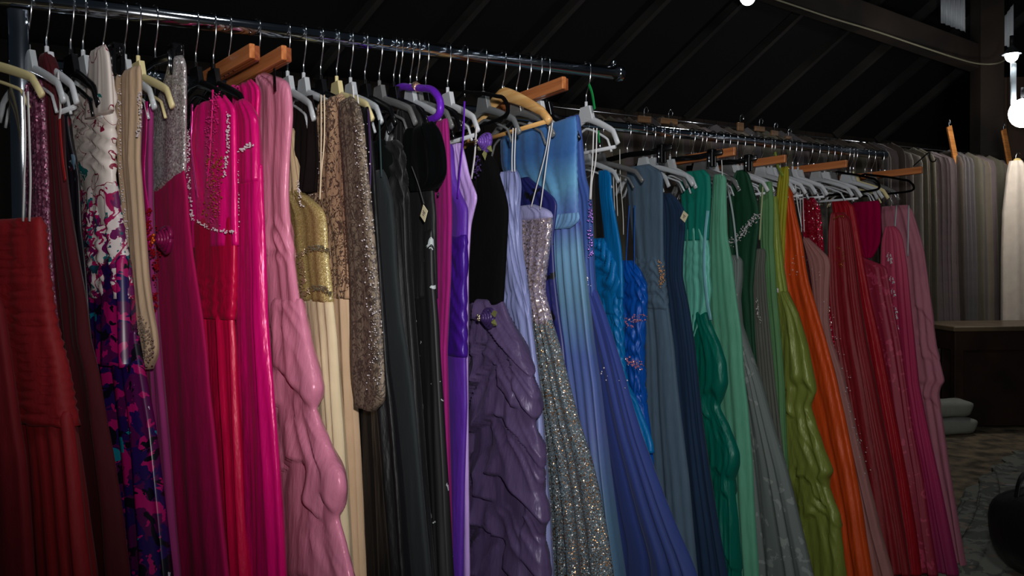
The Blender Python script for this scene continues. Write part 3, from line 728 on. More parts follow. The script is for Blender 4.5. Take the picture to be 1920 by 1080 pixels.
g.shell('pick_up_skirt', [(560, 492, 563), (640, 494, 577), (700, 496, 590), (728, 496, 596), (742, 496, 594), (765, 498, 590), (800, 500, 600), (860, 500, 624), (884, 502, 638), (900, 502, 641), (920, 504, 642), (950, 504, 636), (975, 506, 632), (1020, 508, 645), (1080, 510, 658)], PPK, T=.022, Tb=.034, A=(.003, .010), nf=2.2, pick=(.017, [540, 735, 885, 1080, 1300, 1600], 1.0, .6), floor=True, dz=.006)
hanger('woodclamp', 1, 482, 36, 'reddish wooden clamp hanger gripping the pale pink taffeta gown', w=.18)
e = MB(); 
g.strap([(514, 128), (515, 150), (516, 172)], .014, BLACKP, voff=-.03, name='clip_tab', label='black clip tab')

g = Gown('evening_gown', 'champagne gown with gold bodice, beaded waistbands and cream skirt', 1, 536, 34)
GOLD = sequin((150, 128, 78), (235, 215, 150), 600, .35, .4, .5, .72)
CREAM = chiffon((206, 186, 152))
g.shell('inner_lining', [(178, 556, 584), (210, 546, 590), (300, 546, 592), (360, 548, 586)], velvet((22, 16, 16)), T=.006, voff=.008)
g.shell('scalloped_back', [(240, 540, 548), (300, 540, 557), (360, 541, 566), (388, 542, 571), (420, 543, 570)], fabric((176, 150, 118), .8, .2, .2), T=.012, lumps=.002)
g.shell('gold_bodice', [(352, 543, 556), (380, 545, 592), (392, 546, 606), (420, 547, 612), (470, 549, 614), (520, 556, 619), (566, 560, 624)], GOLD, T=.02, A=(.002, .004), nf=1.5)
g.shell('skirt', [(556, 560, 622), (640, 572, 630), (720, 590, 634), (800, 596, 640), (900, 600, 646), (1080, 606, 655)], CREAM, T=.02, Tb=.03, A=(.003, .010), nf=3, floor=True)
for pts in ([(558, 480), (580, 466), (600, 464), (616, 470)], [(562, 556), (586, 540), (606, 540), (622, 552)], [(562, 490), (570, 520), (566, 548)]):
    g.beads(pts, 110, 3.6, simple('silver_bead', (220, 205, 170), .12, .9), .0026, name='beaded_band', label='silver beaded band')
g.beads([(558, 340), (564, 384), (574, 390)], 40, 2, DIAM, .0018)
hanger('clear', 1, 538, 34, 'clear square-necked hanger over the champagne gown', w=.17)
g = Gown('evening_gown', 'beige gown with brown corded lace and a long sequined sleeve', 1, 568, 33)
LACE = print_mat('corded_lace', (176, 142, 112), [((74, 52, 42), .022, 4.4, 'line'), ((74, 52, 42), .020, 11.4, 'line')], 26, .7, dist=2.2)
SLV = print_mat('sleeve_lace', (112, 96, 80), [((60, 48, 40), .03, 4.4, 'line'), ((60, 48, 40), .02, 17.2, 'line')], 30, .65, dist=2.4)
g.shell('lace_bodice', [(176, 602, 640), (195, 596, 652), (250, 590, 660), (330, 580, 662), (380, 572, 664), (400, 590, 664), (440, 612, 664), (520, 622, 668), (560, 624, 660)], LACE, T=.018, A=(.002, .004), nf=2)
g.shell('skirt', [(440, 612, 650), (560, 624, 652), (700, 630, 660), (850, 634, 668), (1000, 638, 674), (1080, 640, 678)], fabric((186, 156, 126), .8, .2, .2), T=.017, Tb=.028, A=(.003, .008), nf=2.5, floor=True)
g.shell('sleeve', [(182, 640, 660), (196, 636, 674), (240, 640, 682), (300, 645, 687), (400, 650, 697), (480, 656, 704), (560, 660, 711), (640, 660, 716), (700, 660, 719), (745, 662, 721), (756, 664, 720), (770, 672, 700)], SLV, T=.016, Tb=.014, A=(.002, .003), nf=1.4, voff=-.016)
g.beads([(676, 230), (684, 380), (696, 520), (706, 640), (700, 720)], 230, 11, DIAM, .0016, voff=-.036, name='sleeve_sequins', label='clear sequins')
g.beads([(604, 200), (590, 300), (600, 440)], 50, 12, DIAM, .0015)
for x0, x1 in ((602, 599), (608, 600)): g.strap([(x0, 178), (x0, 260), (x1 + 2, 330), (x1, 374)], .005, simple('ribbon_cream', (215, 195, 165), .6), voff=-.032, name='hanging_ribbon')
hanger('clear', 1, 568, 33, 'clear square-necked hanger right over the beige lace gown', w=.20)

BLK = fabric((9, 9, 10), .6, .3, .4)
BSAT = satin((14, 13, 15), .5)
g = Gown('evening_gown', 'black satin gown whose skirt shows below the sequined lace sleeve', 1, 600, 32)
g.shell('gown_body', [(200, 640, 690), (300, 645, 700), (500, 650, 712), (700, 662, 726), (790, 664, 736), (900, 668, 746), (1080, 674, 760)], BSAT, T=.013, Tb=.03, A=(.003, .014), nf=3.3, floor=True)
g.strap([(690, 205), (694, 300), (692, 390)], .010, satin((60, 36, 80)), name='strap', label='purple-grey strap')
g.strap([(661, 160), (663, 185), (662, 212)], .006, WHT, name='hanging_ribbon', voff=-.03)
g.strap([(670, 178), (672, 200), (671, 222)], .006, WHT, name='hanging_ribbon', voff=-.03)
hanger('black', 1, 600, 32, 'tall-necked black hanger next to the beige lace gown', w=.20)
hanger('cream', 1, 630, 31.5, 'cream yellow hanger with a wide rounded tip between black gowns', w=.23)
g = Gown('evening_gown', 'charcoal grey gown with a broad plain front', 1, 656, 31)
g.shell('gown_body', [(318, 700, 716), (330, 698, 722), (370, 694, 733), (420, 694, 738), (500, 696, 742), (600, 700, 752), (680, 706, 766), (760, 712, 776), (900, 720, 788), (1080, 730, 804)], fabric((34, 38, 40), .8, .3, .2), T=.015, Tb=.022, A=(.001, .006), nf=1.6, floor=True)
g.strap([(711, 225), (713, 280), (715, 332)], .008, fabric((44, 60, 62), .7), name='strap')
g.rosette(692, 342, .008, satin((150, 50, 140)), name='bow')
hanger('clear', 1, 656, 31, 'clear hanger with a square neck window above the charcoal gown', w=.20)
g = Gown('evening_gown', 'black gown with a velvet puff shoulder left of the price tag', 1, 683, 31)
g.shell('gown_body', [(262, 704, 742), (275, 700, 752), (310, 702, 756), (400, 716, 762), (500, 736, 766), (700, 750, 782), (900, 764, 796), (1080, 776, 810)], BLK, T=.017, A=(.003, .008), nf=3, ruch=[(.004, .05, 1.0, 250, 400)], floor=True)
g.shell('puff_shoulder', [(262, 690, 716), (274, 688, 726), (300, 684, 732), (330, 686, 730), (352, 690, 722)], velvet((10, 12, 12)), T=.018, A=(.004, .004), nf=2, voff=-.018)
hanger('black', 1, 683, 31, 'slim black hanger just right of the cream yellow one', w=.19)
hanger('smoke', 1, 710, 31, 'smoky plastic hanger hooked over the black puff-shouldered gown', w=.22)
g = Gown('cocktail_gown', 'black gown with bow sleeves, lace white print at the hem side and a price tag', 1, 730, 30.5)
g.shell('bodice', [(196, 752, 772), (215, 746, 786), (260, 744, 796), (330, 746, 806), (400, 752, 811), (480, 760, 811), (560, 768, 812)], BLK, T=.018, A=(.003, .006), nf=2.5)
FLB = print_mat('black_white_floral', (8, 8, 9), [((170, 176, 178), .66, 31.3, 'b')], 30, .6)
g.shell('printed_skirt', [(430, 756, 811), (520, 766, 813), (600, 776, 819), (700, 784, 824), (800, 792, 829), (900, 802, 834), (1000, 810, 838), (1080, 816, 842)], FLB, T=.019, Tb=.026, A=(.003, .010), nf=2.5, floor=True)
g.shell('bow_sleeve', [(228, 770, 812), (240, 764, 824), (270, 762, 834), (300, 762, 838), (325, 766, 838), (345, 776, 828), (354, 790, 812)], velvet((7, 8, 9)), T=.02, A=(.006, .006), nf=1.6, voff=-.016, lumps=.002)
g.beads([(738, 330), (742, 470)], 24, 2, DIAM, .0014)
g.strap([(772, 312), (784, 345), (795, 382)], .0015, simple('tag_string', (60, 60, 60), .7), voff=-.044, name='tag_string')
g.card(795, 400, .0125, 35, voff=-.046)
hanger('black', 1, 737, 30.5, 'broad black hanger above the velvet bow sleeves', w=.205)
g = Gown('evening_gown', 'narrow magenta gown visible between the black price-tagged gown and the purple one', 1, 765, 30)
g.shell('gown_body', [(222, 822, 838), (280, 815, 842), (400, 806, 846), (520, 805, 844), (660, 812, 836), (1080, 820, 846)], fabric((140, 20, 100), .75, .3, .2), T=.012, A=(.001, .003), floor=True)
g.card(822, 365, .004, 80, mat=simple('brooch', (90, 100, 110), .2, .8))
hanger('clear', 1, 768, 30, 'clear hanger with gold edge above the narrow magenta gown', w=.19)
hanger('purple', 1, 748, 31, 'purple padded hanger curling down over the magenta gown', w=.215)
g = Gown('evening_gown', 'purple satin gown with a darker pleated wrap across its middle', 1, 795, 30)
PUR = fabric((82, 36, 146), .55, .3, .4)
g.shell('gown_body', [(270, 838, 845), (330, 838, 850), (366, 838, 862), (386, 838, 874), (394, 838, 875), (440, 838, 874), (560, 832, 872), (672, 822, 872), (760, 824, 874), (900, 832, 869), (1080, 834, 866)], PUR, T=.016, A=(.001, .003), nf=1.2, floor=True)
g.shell('pleated_wrap', [(440, 836, 873), (460, 836, 874), (560, 828, 872), (640, 822, 873), (670, 822, 873)], satin((56, 20, 120)), T=.0175, A=(.001, .002), nf=1.2, ruch=[(.002, .05, .5, 440, 672)], voff=-.003)
g.strap([(871, 190), (868, 260), (862, 320), (858, 372)], .008, PURP, name='halter_strap')
hanger('smoke', 1, 780, 30, 'smoky hanger with a square window neck behind the purple padded one', w=.21)
g = Gown('evening_gown', 'lilac satin halter gown peeking out right of the purple gown', 1, 815, 29.5)
g.shell('gown_body', [(268, 850, 862), (290, 848, 870), (330, 848, 879), (352, 850, 888), (368, 852, 895), (382, 852, 892), (420, 854, 882), (500, 850, 877), (700, 850, 876), (1080, 850, 880)], satin((184, 150, 214), .35), T=.012, A=(.003, .005), nf=2, floor=True)
hanger('black', 1, 797, 29.5, 'black broad-shouldered hanger just left of the sized white-topped hanger', w=.21)
g = Gown('evening_gown', 'gown with black velvet bodice and dusky plum skirt gathered in heavy pick-ups', 1, 852, 29)
PLM = satin((74, 60, 92), .38)
g.shell('velvet_bodice', [(292, 905, 918), (300, 900, 926), (330, 892, 934), (360, 886, 944), (382, 880, 950), (400, 878, 951), (450, 874, 948), (520, 870, 944), (572, 868, 941)], velvet((14, 13, 14)), T=.021, A=(.002, .003), nf=1.5)
g.shell('pick_up_skirt', [(562, 870, 940), (600, 872, 954), (640, 870, 972), (672, 868, 982), (700, 870, 993), (740, 868, 1002), (760, 868, 1001), (800, 872, 1000), (830, 870, 1010), (860, 866, 1015), (900, 864, 1013), (925, 862, 1008), (950, 862, 1016), (980, 862, 1019), (1005, 862, 1012), (1040, 862, 1016), (1080, 862, 1018)], PLM, T=.024, Tb=.032, A=(.003, .006), nf=2, pick=(.026, [552, 625, 700, 790, 890, 990, 1090, 1220, 1400, 1600], 1.8, .8), floor=True, dz=.004, nt=140)
g.rosette(917, 595, .022, satin((52, 36, 80)), coremat=simple('silver_bead', (220, 205, 170), .12, .9), leaf=(fabric((92, 92, 50), .7), (-20, 18)), voff=-.05)
g.rosette(912, 266, .02, satin((92, 60, 140)), coremat=simple('silver_bead', (220, 205, 170), .12, .9), leaf=(fabric((104, 104, 62), .7), (-40, -95, 200)), voff=-.05, name='shoulder_rosette')
g.strap([(893, 236), (890, 290), (884, 335)], .008, WHT, voff=-.045, name='hanging_ribbon')
g.beads([(893, 296), (897, 330)], 40, 5, simple('violet_crystal', (120, 90, 160), .1, .8), .003, voff=-.04)
hanger('white', 1, 838, 29, 'silver-white hanger with a black size mark on its neck', w=.18)
hanger('velvet', 1, 870, 29, 'black flocked hanger holding the black and plum gown', w=.215)
g = Gown('evening_gown', 'periwinkle satin gown draped straight beside the plum pick-up skirt', 1, 902, 29)
g.shell('gown_body', [(318, 940, 966), (326, 940, 972), (345, 940, 973), (400, 940, 972), (470, 940, 976), (560, 942, 990), (640, 950, 1000), (720, 960, 1010), (850, 968, 1020), (960, 972, 1028), (1080, 976, 1034)], satin((120, 126, 170), .42), T=.014, Tb=.024, A=(.003, .008), nf=2.6, ruch=[(.002, .09, 3, 330, 600)], floor=True)
for x in (961, 966): g.strap([(x + 1, 240), (x - 1, 290), (x - 1, 322)], .004, WHT, name='hanging_ribbon')
hanger('grey', 1, 905, 29, 'frosted grey hanger with a rounded tip left of the pale wooden hanger', w=.20)
g = Gown('evening_gown', 'strapless silver sequined gown with a glittering pale skirt', 1, 948, 29)
SEQ = sequin((128, 118, 136), (250, 225, 220), 250, .8, .3, 1.1, .5)
GLT = sequin((84, 98, 106), (245, 185, 130), 460, .9, .3, 1.3, .72)
g.shell('sequined_bodice', [(403, 968, 1033), (412, 968, 1034), (440, 972, 1030), (480, 976, 1025), (520, 980, 1019), (545, 986, 1016), (570, 990, 1022), (600, 992, 1030), (608, 993, 1031)], SEQ, T=.021, A=(.003, .004), nf=3)
g.shell('top_trim', [(384, 974, 996), (392, 968, 1030), (401, 967, 1034), (408, 967, 1034)], fabric((150, 148, 190), .6), T=.018, A=(.001, .001))
g.shell('glitter_skirt', [(600, 993, 1030), (650, 997, 1046), (700, 1000, 1058), (750, 1006, 1070), (800, 1010, 1084), (860, 1014, 1104), (920, 1018, 1118), (1000, 1022, 1133), (1080, 1026, 1143)], GLT, T=.022, Tb=.04, A=(.004, .012), nf=3, floor=True)
g.strap([(1036, 230), (1028, 280), (1020, 340), (1013, 392)], .004, WHT, name='hanging_ribbon', voff=-.03); g.strap([(1031, 236), (1022, 290), (1006, 350), (996, 388)], .0035, WHT, name='hanging_ribbon', voff=-.03)
hanger('wood', 1, 941, 29, 'pale shaped wooden hanger holding the silver sequined gown', w=.215)
g = Gown('evening_gown', 'navy gown with folded satin bodice behind the silver sequined one', 1, 966, 28.5)
g.shell('gown_body', [(332, 972, 988), (345, 972, 1006), (362, 974, 1030), (378, 976, 1044), (400, 980, 1042), (450, 985, 1036), (520, 990, 1040), (580, 996, 1047), (640, 1000, 1056), (800, 1010, 1072), (1080, 1020, 1100)], print_mat('navy_flocked', (26, 30, 92), [((8, 9, 20), .60, 3.9, 'b')], 14, .5), T=.012, Tb=.02, A=(.002, .008), floor=True)
hanger('smoke', 1, 967, 28.5, 'smoky plastic hanger right behind the pale wooden one', w=.20)
g = Gown('evening_gown', 'light blue gown shading to periwinkle with a folded sash at the waist', 1, 990, 28.5)
OMB = ramp_z('blue_ombre', [(.0, (50, 70, 100)), (.75, (62, 92, 116)), (.95, (70, 84, 136)), (1.12, (64, 84, 142)), (1.25, (84, 122, 150)), (1.37, (98, 140, 172)), (1.45, (66, 78, 150)), (1.53, (92, 148, 184)), (1.62, (54, 102, 166)), (1.8, (76, 128, 178))], .07, 9, .6)
g.shell('bodice', [(218, 938, 1080), (240, 938, 1083), (300, 940, 1082), (360, 1000, 1083), (400, 1010, 1085), (420, 1016, 1087)], OMB, T=.02, A=(.003, .004), nf=3, ruch=[(.0015, .02, .4, 220, 420)])
g.shell('skirt', [(410, 1040, 1086), (480, 1040, 1092), (560, 1046, 1101), (640, 1054, 1110), (720, 1064, 1122), (800, 1076, 1130), (880, 1090, 1138), (980, 1100, 1150), (1080, 1110, 1164)], OMB, T=.02, Tb=.034, A=(.004, .012), nf=3, floor=True)
g.shell('sash', [(398, 1050, 1084), (404, 1044, 1087), (418, 1040, 1087), (428, 1038, 1064)], fabric((100, 140, 180), .6), T=.006, voff=-.026, A=(.002, .002))
hanger('woodclamp', 1, 988, 28.5, 'orange-brown wooden clamp hanger gripping the light blue gown', w=.195)
hanger('white', 1, 1008, 28.5, 'silver-white hanger with a black size mark under the wooden clamp bar', w=.12)
g = Gown('ball_gown', 'royal blue tulle gown with beaded shoulder and a wide flared skirt', 1, 1032, 28.5)
RBL = fabric((44, 60, 156), .65, .4, .3)
g.shell('bodice', [(215, 1062, 1084), (260, 1060, 1090), (330, 1068, 1096), (372, 1074, 1108), (420, 1080, 1110), (500, 1084, 1112), (560, 1088, 1117)], fabric((50, 76, 140), .6, .3), T=.016, A=(.002, .004), nf=2)
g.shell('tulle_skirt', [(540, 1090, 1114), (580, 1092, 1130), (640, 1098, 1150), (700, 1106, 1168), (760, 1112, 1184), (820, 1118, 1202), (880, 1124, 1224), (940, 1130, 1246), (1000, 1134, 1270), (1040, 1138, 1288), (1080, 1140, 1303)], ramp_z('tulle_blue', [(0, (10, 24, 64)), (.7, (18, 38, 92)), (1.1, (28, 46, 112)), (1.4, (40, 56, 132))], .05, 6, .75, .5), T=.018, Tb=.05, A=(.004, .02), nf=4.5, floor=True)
g.beads([(1068, 230), (1074, 300), (1072, 340)], 70, 5, DIAM, .0026); g.beads([(1107, 378), (1106, 440), (1108, 480)], 60, 4, simple('violet_crystal', (120, 90, 160), .1, .8), .0034)
g.beads([(1096, 500), (1102, 540)], 20, 5, DIAM, .0024); g.beads([(1140, 660), (1130, 700), (1160, 740), (1180, 690)], 8, 8, DIAM, .0022)
hanger('black', 1, 1023, 28.5, 'black hanger mostly hidden inside the royal blue gown', w=.17)
for a_, b_ in ((1113, 1106), (1119, 1108)): g.strap([(a_, 240), (a_ - 2, 300), (b_ + 2, 340), (b_, 374)], .0045, WHT, voff=-.03, name='hanging_ribbon')
g.strap([(1104, 158), (1110, 175), (1115, 205)], .010, fabric((10, 130, 60), .6), voff=.03, name='ribbon', label='bright green ribbon'); g.strap([(1122, 245), (1123, 258), (1124, 268)], .007, fabric((10, 130, 60), .6), voff=.03, name='ribbon', label='bright green ribbon')
hanger('white', 1, 1098, 31, 'white plastic hanger at the far end of the front rail, tip curled', w=.15)

# ------------------------------------------------------------------ rear rack, left to right
TUR = satin((6, 104, 168), .42)
g = Gown('evening_gown', 'turquoise satin gown with pleated fan bodice and wide shoulder strap', 2, 1098)
g.shell('shoulder_strap', [(318, 1124, 1140), (326, 1123, 1146), (370, 1126, 1148), (420, 1132, 1157), (460, 1136, 1164), (500, 1138, 1168), (560, 1138, 1169)], TUR, T=.012, A=(.001, .002), nf=1)
g.shell('pleated_bodice', [(446, 1110, 1134), (456, 1108, 1140), (490, 1106, 1158), (530, 1106, 1166), (556, 1108, 1160), (590, 1112, 1166)], TUR, T=.02, A=(.003, .003), nf=2, ruch=[(.007, .045, -1.6, 440, 560)])
g.shell('ruched_skirt', [(555, 1120, 1167), (620, 1130, 1168), (680, 1134, 1170), (720, 1140, 1176), (760, 1150, 1196), (800, 1160, 1212), (830, 1166, 1222), (850, 1170, 1224)], TUR, T=.018, Tb=.018, A=(.004, .007), nf=3, ruch=[(.003, .05, 1.2, 560, 760)], floor=False)
hanger('clear', 2, 1098, None, 'clear plastic hanger holding the turquoise pleated gown')
for a_ in (1150, 1155): g.strap([(a_, 318), (a_ + 1, 360), (a_ + 3, 405)], .004, WHT, name='hanging_ribbon', voff=.04)
g = Gown('evening_gown', 'cobalt satin gown hung by thin blue straps with two jewelled bands', 2, 1130)
COB = satin((8, 74, 160), .38)
g.shell('gown_body', [(488, 1160, 1184), (500, 1158, 1196), (530, 1160, 1211), (560, 1162, 1213), (610, 1166, 1209), (680, 1172, 1206), (740, 1180, 1208), (800, 1186, 1217), (900, 1190, 1226), (1080, 1196, 1240)], COB, T=.018, A=(.003, .008), nf=3, ruch=[(.004, .07, 1.5, 490, 760)], floor=True)
g.beads([(1174, 608), (1190, 600), (1208, 596)], 60, 7, AB, .0036, label='jewelled band', name='jewelled_band'); g.beads([(1176, 676), (1192, 682), (1202, 690)], 60, 6, AB, .0036, label='jewelled band', name='jewelled_band')
for a_, b_ in ((1180, 1173), (1190, 1189)): g.strap([(a_, 385), ((a_ + b_) / 2, 440), (b_, 505)], .005, COB)
g.strap([(1162, 280), (1163, 330), (1168, 400), (1169, 440)], .004, WHT, name='hanging_ribbon', voff=.04)
hanger('smoke', 2, 1125, None, 'smoky hanger with long drooping arms holding the cobalt gown', w=.25)
SLT = chiffon((76, 96, 114))
g = Gown('evening_gown', 'slate blue chiffon gown with a jewelled side at the gathered waist', 2, 1182)
g.shell('bodice', [(308, 1178, 1215), (318, 1175, 1238), (330, 1176, 1243), (400, 1182, 1243), (480, 1190, 1244), (520, 1200, 1244)], SLT, T=.018, A=(.002, .003), nf=1.6)
g.shell('gathered_waist', [(478, 1192, 1243), (520, 1194, 1245), (560, 1198, 1250), (580, 1202, 1252)], SLT, T=.021, A=(.003, .003), nf=2, ruch=[(.004, .04, 1.4, 480, 580)])
g.shell('skirt', [(570, 1200, 1251), (650, 1206, 1262), (720, 1206, 1268), (800, 1206, 1277), (900, 1208, 1289), (1000, 1216, 1297), (1080, 1220, 1304)], SLT, T=.02, Tb=.035, A=(.004, .011), nf=2.4, floor=True)
g.beads([(1238, 490), (1242, 520), (1238, 534)], 60, 4, simple('copper_crystal', (200, 150, 110), .12, .8), .0034, label='jewelled side')
hanger('blackclamp', 2, 1176, None, 'black clip hanger gripping the slate blue gown', w=.24)
g = Gown('evening_gown', 'dark navy chiffon gown with a small paper tag', 2, 1222)
NVY = chiffon((26, 46, 72))
g.shell('gown_body', [(362, 1244, 1256), (372, 1243, 1270), (392, 1242, 1283), (430, 1244, 1285), (480, 1244, 1280), (520, 1246, 1279), (570, 1250, 1290), (650, 1258, 1302), (720, 1262, 1309), (800, 1268, 1318), (900, 1276, 1333), (1000, 1286, 1350), (1080, 1290, 1364)], NVY, T=.018, Tb=.034, A=(.002, .010), nf=3, floor=True)
g.card(1283, 406, .014, 35)
hanger('clear', 2, 1222, None, 'clear ribbed hanger glinting over the dark navy gown', w=.235)
g = Gown('evening_gown', 'teal gown with mint ruched overlay and satin pick-up skirt', 2, 1270)
TEA = satin((2, 92, 78), .38); MNT = satin((92, 168, 150), .42)
g.shell('teal_bodice', [(318, 1278, 1318), (326, 1276, 1331), (360, 1278, 1333), (420, 1282, 1330), (450, 1284, 1328)], fabric((0, 112, 96), .7, .2, .3), T=.016, A=(.002, .003), nf=2)
g.shell('mint_overlay', [(425, 1286, 1318), (440, 1284, 1326), (480, 1282, 1330), (520, 1280, 1330), (545, 1282, 1333), (580, 1288, 1328), (610, 1290, 1318), (636, 1294, 1306)], MNT, T=.018, A=(.003, .004), nf=1.8, ruch=[(.001, .05, 1, 440, 540)])
g.shell('pick_up_skirt', [(585, 1290, 1326), (606, 1294, 1332), (640, 1300, 1346), (680, 1304, 1359), (720, 1306, 1361), (750, 1308, 1350), (765, 1310, 1348), (800, 1318, 1366), (850, 1326, 1383), (872, 1330, 1382), (895, 1334, 1374), (960, 1340, 1379), (1040, 1348, 1384), (1080, 1350, 1386)], TEA, T=.02, Tb=.03, A=(.003, .008), nf=2, pick=(.018, [590, 758, 892, 1050, 1250, 1500], .8, .45), floor=True)
g.strap([(1327, 395), (1322, 440), (1320, 500), (1325, 560), (1332, 600)], .016, satin((120, 180, 190)), name='satin_piping', label='pale aqua ruched edging')
hanger('blackclamp', 2, 1268, None, 'black clip hanger with metal clip holding the teal gown', w=.24)
g = Gown('evening_gown', 'mint green gown hanging flat and smooth', 2, 1300)
g.shell('gown_body', [(326, 1342, 1354), (332, 1338, 1361), (380, 1336, 1361), (440, 1332, 1363), (490, 1330, 1372), (560, 1330, 1380), (620, 1334, 1389), (700, 1340, 1394), (760, 1344, 1401), (860, 1352, 1409), (960, 1362, 1413), (1080, 1370, 1421)], fabric((86, 152, 124), .7, .25, .3), T=.018, Tb=.026, A=(.001, .006), nf=1.6, floor=True)
g.strap([(1353, 300), (1354, 318), (1354, 330)], .004, WHT, name='hanging_ribbon')
hanger('woodclamp', 2, 1296, None, 'wooden clamp hanger gripping the flat mint green gown', w=.235)
g = Gown('evening_gown', 'pale sage grey strapless gown with a lacy overlay skirt', 2, 1325)
g.shell('gown_body', [(478, 1366, 1380), (486, 1368, 1391), (520, 1370, 1391), (560, 1372, 1386), (610, 1376, 1390), (650, 1380, 1404), (720, 1390, 1428), (800, 1400, 1450), (880, 1406, 1474), (960, 1410, 1494), (1020, 1414, 1508), (1080, 1418, 1522)], print_mat('sage_lace', (92, 102, 98), [((116, 124, 120), .60, 2.7, 'b')], 16, .75), T=.02, Tb=.04, A=(.002, .012), nf=3, floor=True)
for a_, b_ in ((1361, 1356), (1365, 1383)): g.strap([(a_, 352), ((a_ + b_) / 2 + 1, 410), (b_, 486)], .010, simple('satin_ribbon_grey', (150, 165, 165), .4), name='hanging_ribbon', label='wide white satin ribbon')
hanger('smoke', 2, 1318, None, 'smoky hanger under the ribbons of the pale sage gown', w=.2)
g = Gown('evening_gown', 'dark green gown with a diagonal crystal strap', 2, 1350)
DGR = fabric((8, 56, 34), .7, .25, .3)
g.shell('gown_body', [(318, 1386, 1396), (326, 1376, 1404), (350, 1370, 1411), (385, 1366, 1422), (420, 1366, 1424), (470, 1366, 1418), (540, 1376, 1412), (640, 1390, 1416), (800, 1396, 1430), (1080, 1400, 1450)], DGR, T=.016, A=(.002, .005), nf=2, floor=True)
g.beads([(1368, 458), (1392, 438), (1420, 402)], 170, 5, DIAM, .0028, label='crystal strap', name='crystal_strap')
hanger('blackclamp', 2, 1350, None, 'black clip hanger holding the dark green gown', w=.19)
g = Gown('evening_gown', 'taupe grey gown with a one-sided draped neckline', 2, 1372)
g.shell('gown_body', [(466, 1422, 1432), (474, 1416, 1436), (500, 1410, 1434), (560, 1408, 1438), (640, 1412, 1446), (720, 1418, 1454), (820, 1426, 1466), (1080, 1440, 1490)], chiffon((84, 86, 78)), T=.014, A=(.003, .007), nf=2.4, floor=True)
g.beads([(1418, 560), (1422, 588), (1426, 606)], 22, 2, DIAM, .003)
g.strap([(1430, 350), (1427, 400), (1424, 450)], .009, simple('ribbon_sage', (150, 158, 120), .6), name='hanging_ribbon')
hanger('white', 2, 1376, None, 'white curved hanger with a paper size ring over the green gowns', w=.19)
g = Gown('evening_gown', 'soft leaf green gown between the taupe and the lime one', 2, 1386)
g.shell('gown_body', [(340, 1424, 1446), (380, 1424, 1450), (460, 1426, 1449), (480, 1428, 1451), (560, 1430, 1456), (640, 1436, 1464), (720, 1442, 1470), (820, 1446, 1474), (1080, 1452, 1490)], fabric((76, 118, 74), .7, .25, .3), T=.013, A=(.002, .006), nf=2, floor=True)
hanger('clear', 2, 1390, None, 'clear hanger holding the soft leaf green gown', w=.18)
g = Gown('evening_gown', 'lime green satin gown with a crystal brooch and pick-up skirt', 2, 1404)
LIM = satin((108, 118, 50), .38)
g.shell('bodice', [(368, 1444, 1456), (400, 1444, 1459), (450, 1446, 1463), (510, 1448, 1470), (545, 1450, 1476), (570, 1450, 1482)], satin((122, 136, 58), .4), T=.018, A=(.002, .004), nf=2)
g.shell('pick_up_skirt', [(545, 1450, 1476), (590, 1452, 1497), (640, 1456, 1510), (700, 1458, 1522), (738, 1460, 1529), (750, 1460, 1524), (762, 1462, 1519), (800, 1464, 1530), (840, 1468, 1542), (870, 1470, 1554), (886, 1474, 1559), (898, 1476, 1549), (940, 1482, 1564), (962, 1486, 1574), (1000, 1494, 1577), (1080, 1500, 1585)], LIM, T=.022, Tb=.034, A=(.003, .009), nf=2, pick=(.02, [548, 745, 892, 960, 1150, 1400], 1.0, .6), floor=True)
g.beads([(1432, 540), (1446, 541), (1460, 545)], 24, 2, DIAM, .003); g.beads([(1456, 544), (1460, 546)], 16, 2.5, DIAM, .004, name='brooch', label='crystal brooch')
hanger('woodclamp', 2, 1408, None, 'light wooden clamp hanger gripping the lime green gown', w=.185)
g = Gown('evening_gown', 'yellow-olive gown with a single strap above the lime gown', 2, 1420)
g.shell('gown_body', [(312, 1466, 1478), (330, 1460, 1479), (380, 1454, 1476), (420, 1452, 1473), (500, 1454, 1470), (700, 1460, 1480), (1080, 1480, 1520)], fabric((138, 132, 22), .7, .2, .3), T=.012, A=(.002, .004), floor=True)
g.strap([(1453, 285), (1458, 310), (1468, 330)], .012, fabric((120, 140, 50), .6), name='strap')
hanger('clear', 2, 1426, None, 'clear hanger crossing the strap of the yellow-olive gown', w=.19)
g = Gown('evening_gown', 'bright orange organza gown with a shimmering ripple down the side', 2, 1436)
ORG = satin((182, 66, 20), .45)
g.shell('gown_body', [(348, 1476, 1480), (360, 1474, 1484), (400, 1470, 1492), (450, 1466, 1504), (500, 1464, 1511), (530, 1464, 1517), (580, 1468, 1532), (640, 1474, 1550), (700, 1486, 1566), (780, 1500, 1584), (860, 1520, 1600), (940, 1540, 1614), (1010, 1550, 1624), (1080, 1560, 1636)], ORG, T=.018, Tb=.034, A=(.003, .011), nf=2.6, floor=True, lumps=.0015)
g.beads([(1482, 520), (1490, 480), (1512, 485), (1490, 520)], 10, 3, DIAM, .0028)
for a_ in (1484, 1491): g.strap([(a_, 345), (a_ + 4, 380), (a_ + 12, 425)], .005, WHT, name='hanging_ribbon', voff=.03)
hanger('white', 2, 1446, None, 'white plastic hanger right of the orange gown shoulder', w=.19)
g = Gown('evening_gown', 'dusty pink gown with scattered beads and an angled top', 2, 1462)
DPK = fabric((142, 96, 92), .75, .3, .3)
g.shell('gown_body', [(446, 1508, 1514), (460, 1510, 1530), (482, 1514, 1553), (500, 1518, 1556), (540, 1524, 1553), (600, 1530, 1552), (640, 1540, 1558), (700, 1552, 1578), (760, 1562, 1592), (840, 1580, 1610), (920, 1592, 1630), (1000, 1600, 1650), (1080, 1606, 1673)], DPK, T=.018, Tb=.036, A=(.002, .010), nf=2.6, floor=True)
